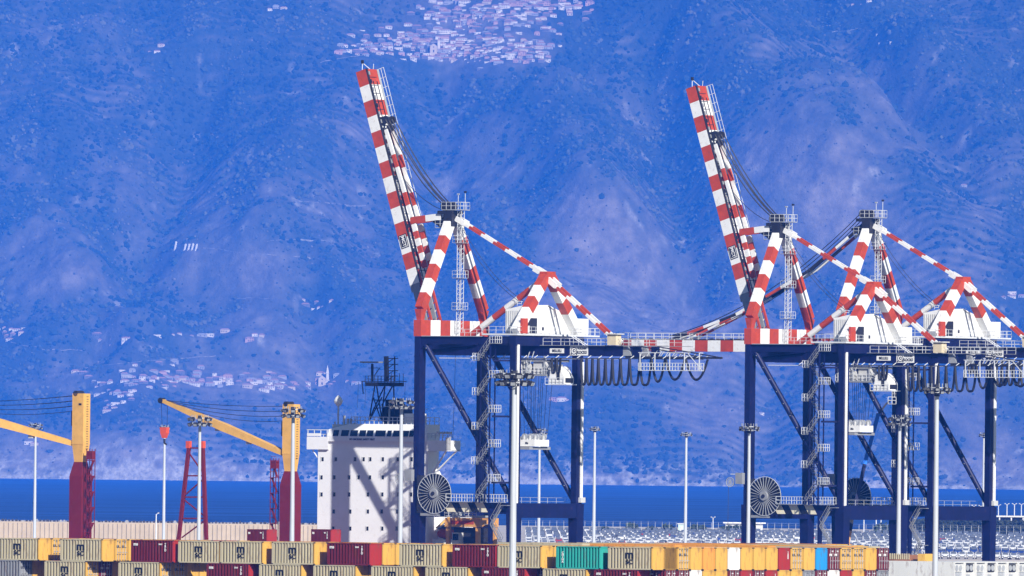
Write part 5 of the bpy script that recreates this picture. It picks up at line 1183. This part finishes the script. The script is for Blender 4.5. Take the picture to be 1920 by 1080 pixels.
# low buildings
p = at(1386, 999, Yf+60); t = empty('low_building', (p.x, Yf+60, .5), 0, label='low white building with a pale roof slab by the second crane', cat='building')
MB().box(-4.5, 8, 0, 8, 0, 3.0, offw).build('wall', t); MB().box(-5.5, 9, -1, 9, 3.0, 3.4, white).build('roof', t); 
for x in (-3, -.5, 2, 4.5): MB().box(x, x+1.2, -.06, -.01, 1, 2.2, glass).build('window', t)
p = at(1278, 1000, Yf+10); t = empty('kiosk', (p.x, Yf+10, .5), 0, label='small pale green kiosk behind the fence beside a mast', cat='kiosk')
MB().box(-1.2, 1.2, 0, 2, 0, 2.8, mat('pale green panel', (.5, .62, .55), .7)).build('wall', t); MB().box(-1.5, 1.5, -.3, 2.3, 2.8, 3.0, white).build('roof', t); MB().box(-.5, .4, -.05, 0, .1, 2.1, offw).build('door', t)
p = at(1895, 985, Yf+40); t = empty('pavilion', (p.x, Yf+40, .5), 0, label='dark open pavilion with a thin white roof beyond the hedge', cat='pavilion')
zz = at(1895, 968, Yf+40).z-.5; MB().box(-5, 14, 0, 9, zz-.3, zz+.2, offw).build('roof', t); m = MB()
for x in (-4, 0, 4, 8, 12): m.box(x, x+.4, .3, .7, 0, zz-.3, offw)
m.build('columns', t) if False else None
for x in (-4, 0, 4, 8, 12): MB().box(x, x+.4, .3, .7, 0, zz-.3, offw).build('column', t)
MB().box(-4.6, 13, 5, 8, 0, zz-.3, dark).build('wall', t)
# street lamps on the far bank
def lamp(px, py, Y, lab, arms=2, grp=None):
    p = at(px, py, Y); h = p.z-.5; t = empty('street_lamp', (p.x, Y, .5), 0, label=lab, cat='street lamp', group=grp)
    MB().tube((0, 0, 0), (0, 0, h), .22, rail, 8, r1=.14).build('pole', t)
    for s_ in ((-1, 1) if arms == 2 else (1,)): m = MB(); m.beam((0, 0, h-.1), (s_*.6, 0, h+.25), .12, .12, rail); m.box(min(s_*.4, s_*.85), max(s_*.4, s_*.85), -.2, .2, h+.2, h+.42, offw); m.build('lamp_head', t)
for i, (x, y, l) in enumerate(((1337, 971, 'double headed street lamp standing alone between the masts and the second crane'), (1872, 948, 'first double street lamp right of the last crane leg'), (1888, 946, 'second double street lamp right of the last crane leg'), (1902, 946, 'third double street lamp, above the middle of the pavilion'), (1915, 946, 'double street lamp at the right edge of the picture'),
     (1826, 949, 'double street lamp over the beam of the last crane, on its left'), (1839, 949, 'double street lamp over the beam of the last crane, on its right'))):
    lamp(x, y, Yf+70, l, 2, 'street lamps on the far bank')
lamp(293, 964, 3990, 'small single lamp standing before the sea wall near the hook block', 1)
for i, x in enumerate((1620, 1643, 1652, 1715, 1767, 1812)): lamp(x, 955, Yf+50, f'thin lamp post seen below the crane beam, {ORD[i]} from the left', 1, 'thin lamp posts behind the crane beams')
for k, p_ in PROTO.items():
    for q in ('_p', '_used'):
        pass
for o in list(bpy.data.objects):
    for q in ('_p', '_used'):
        if q in o: del o[q]
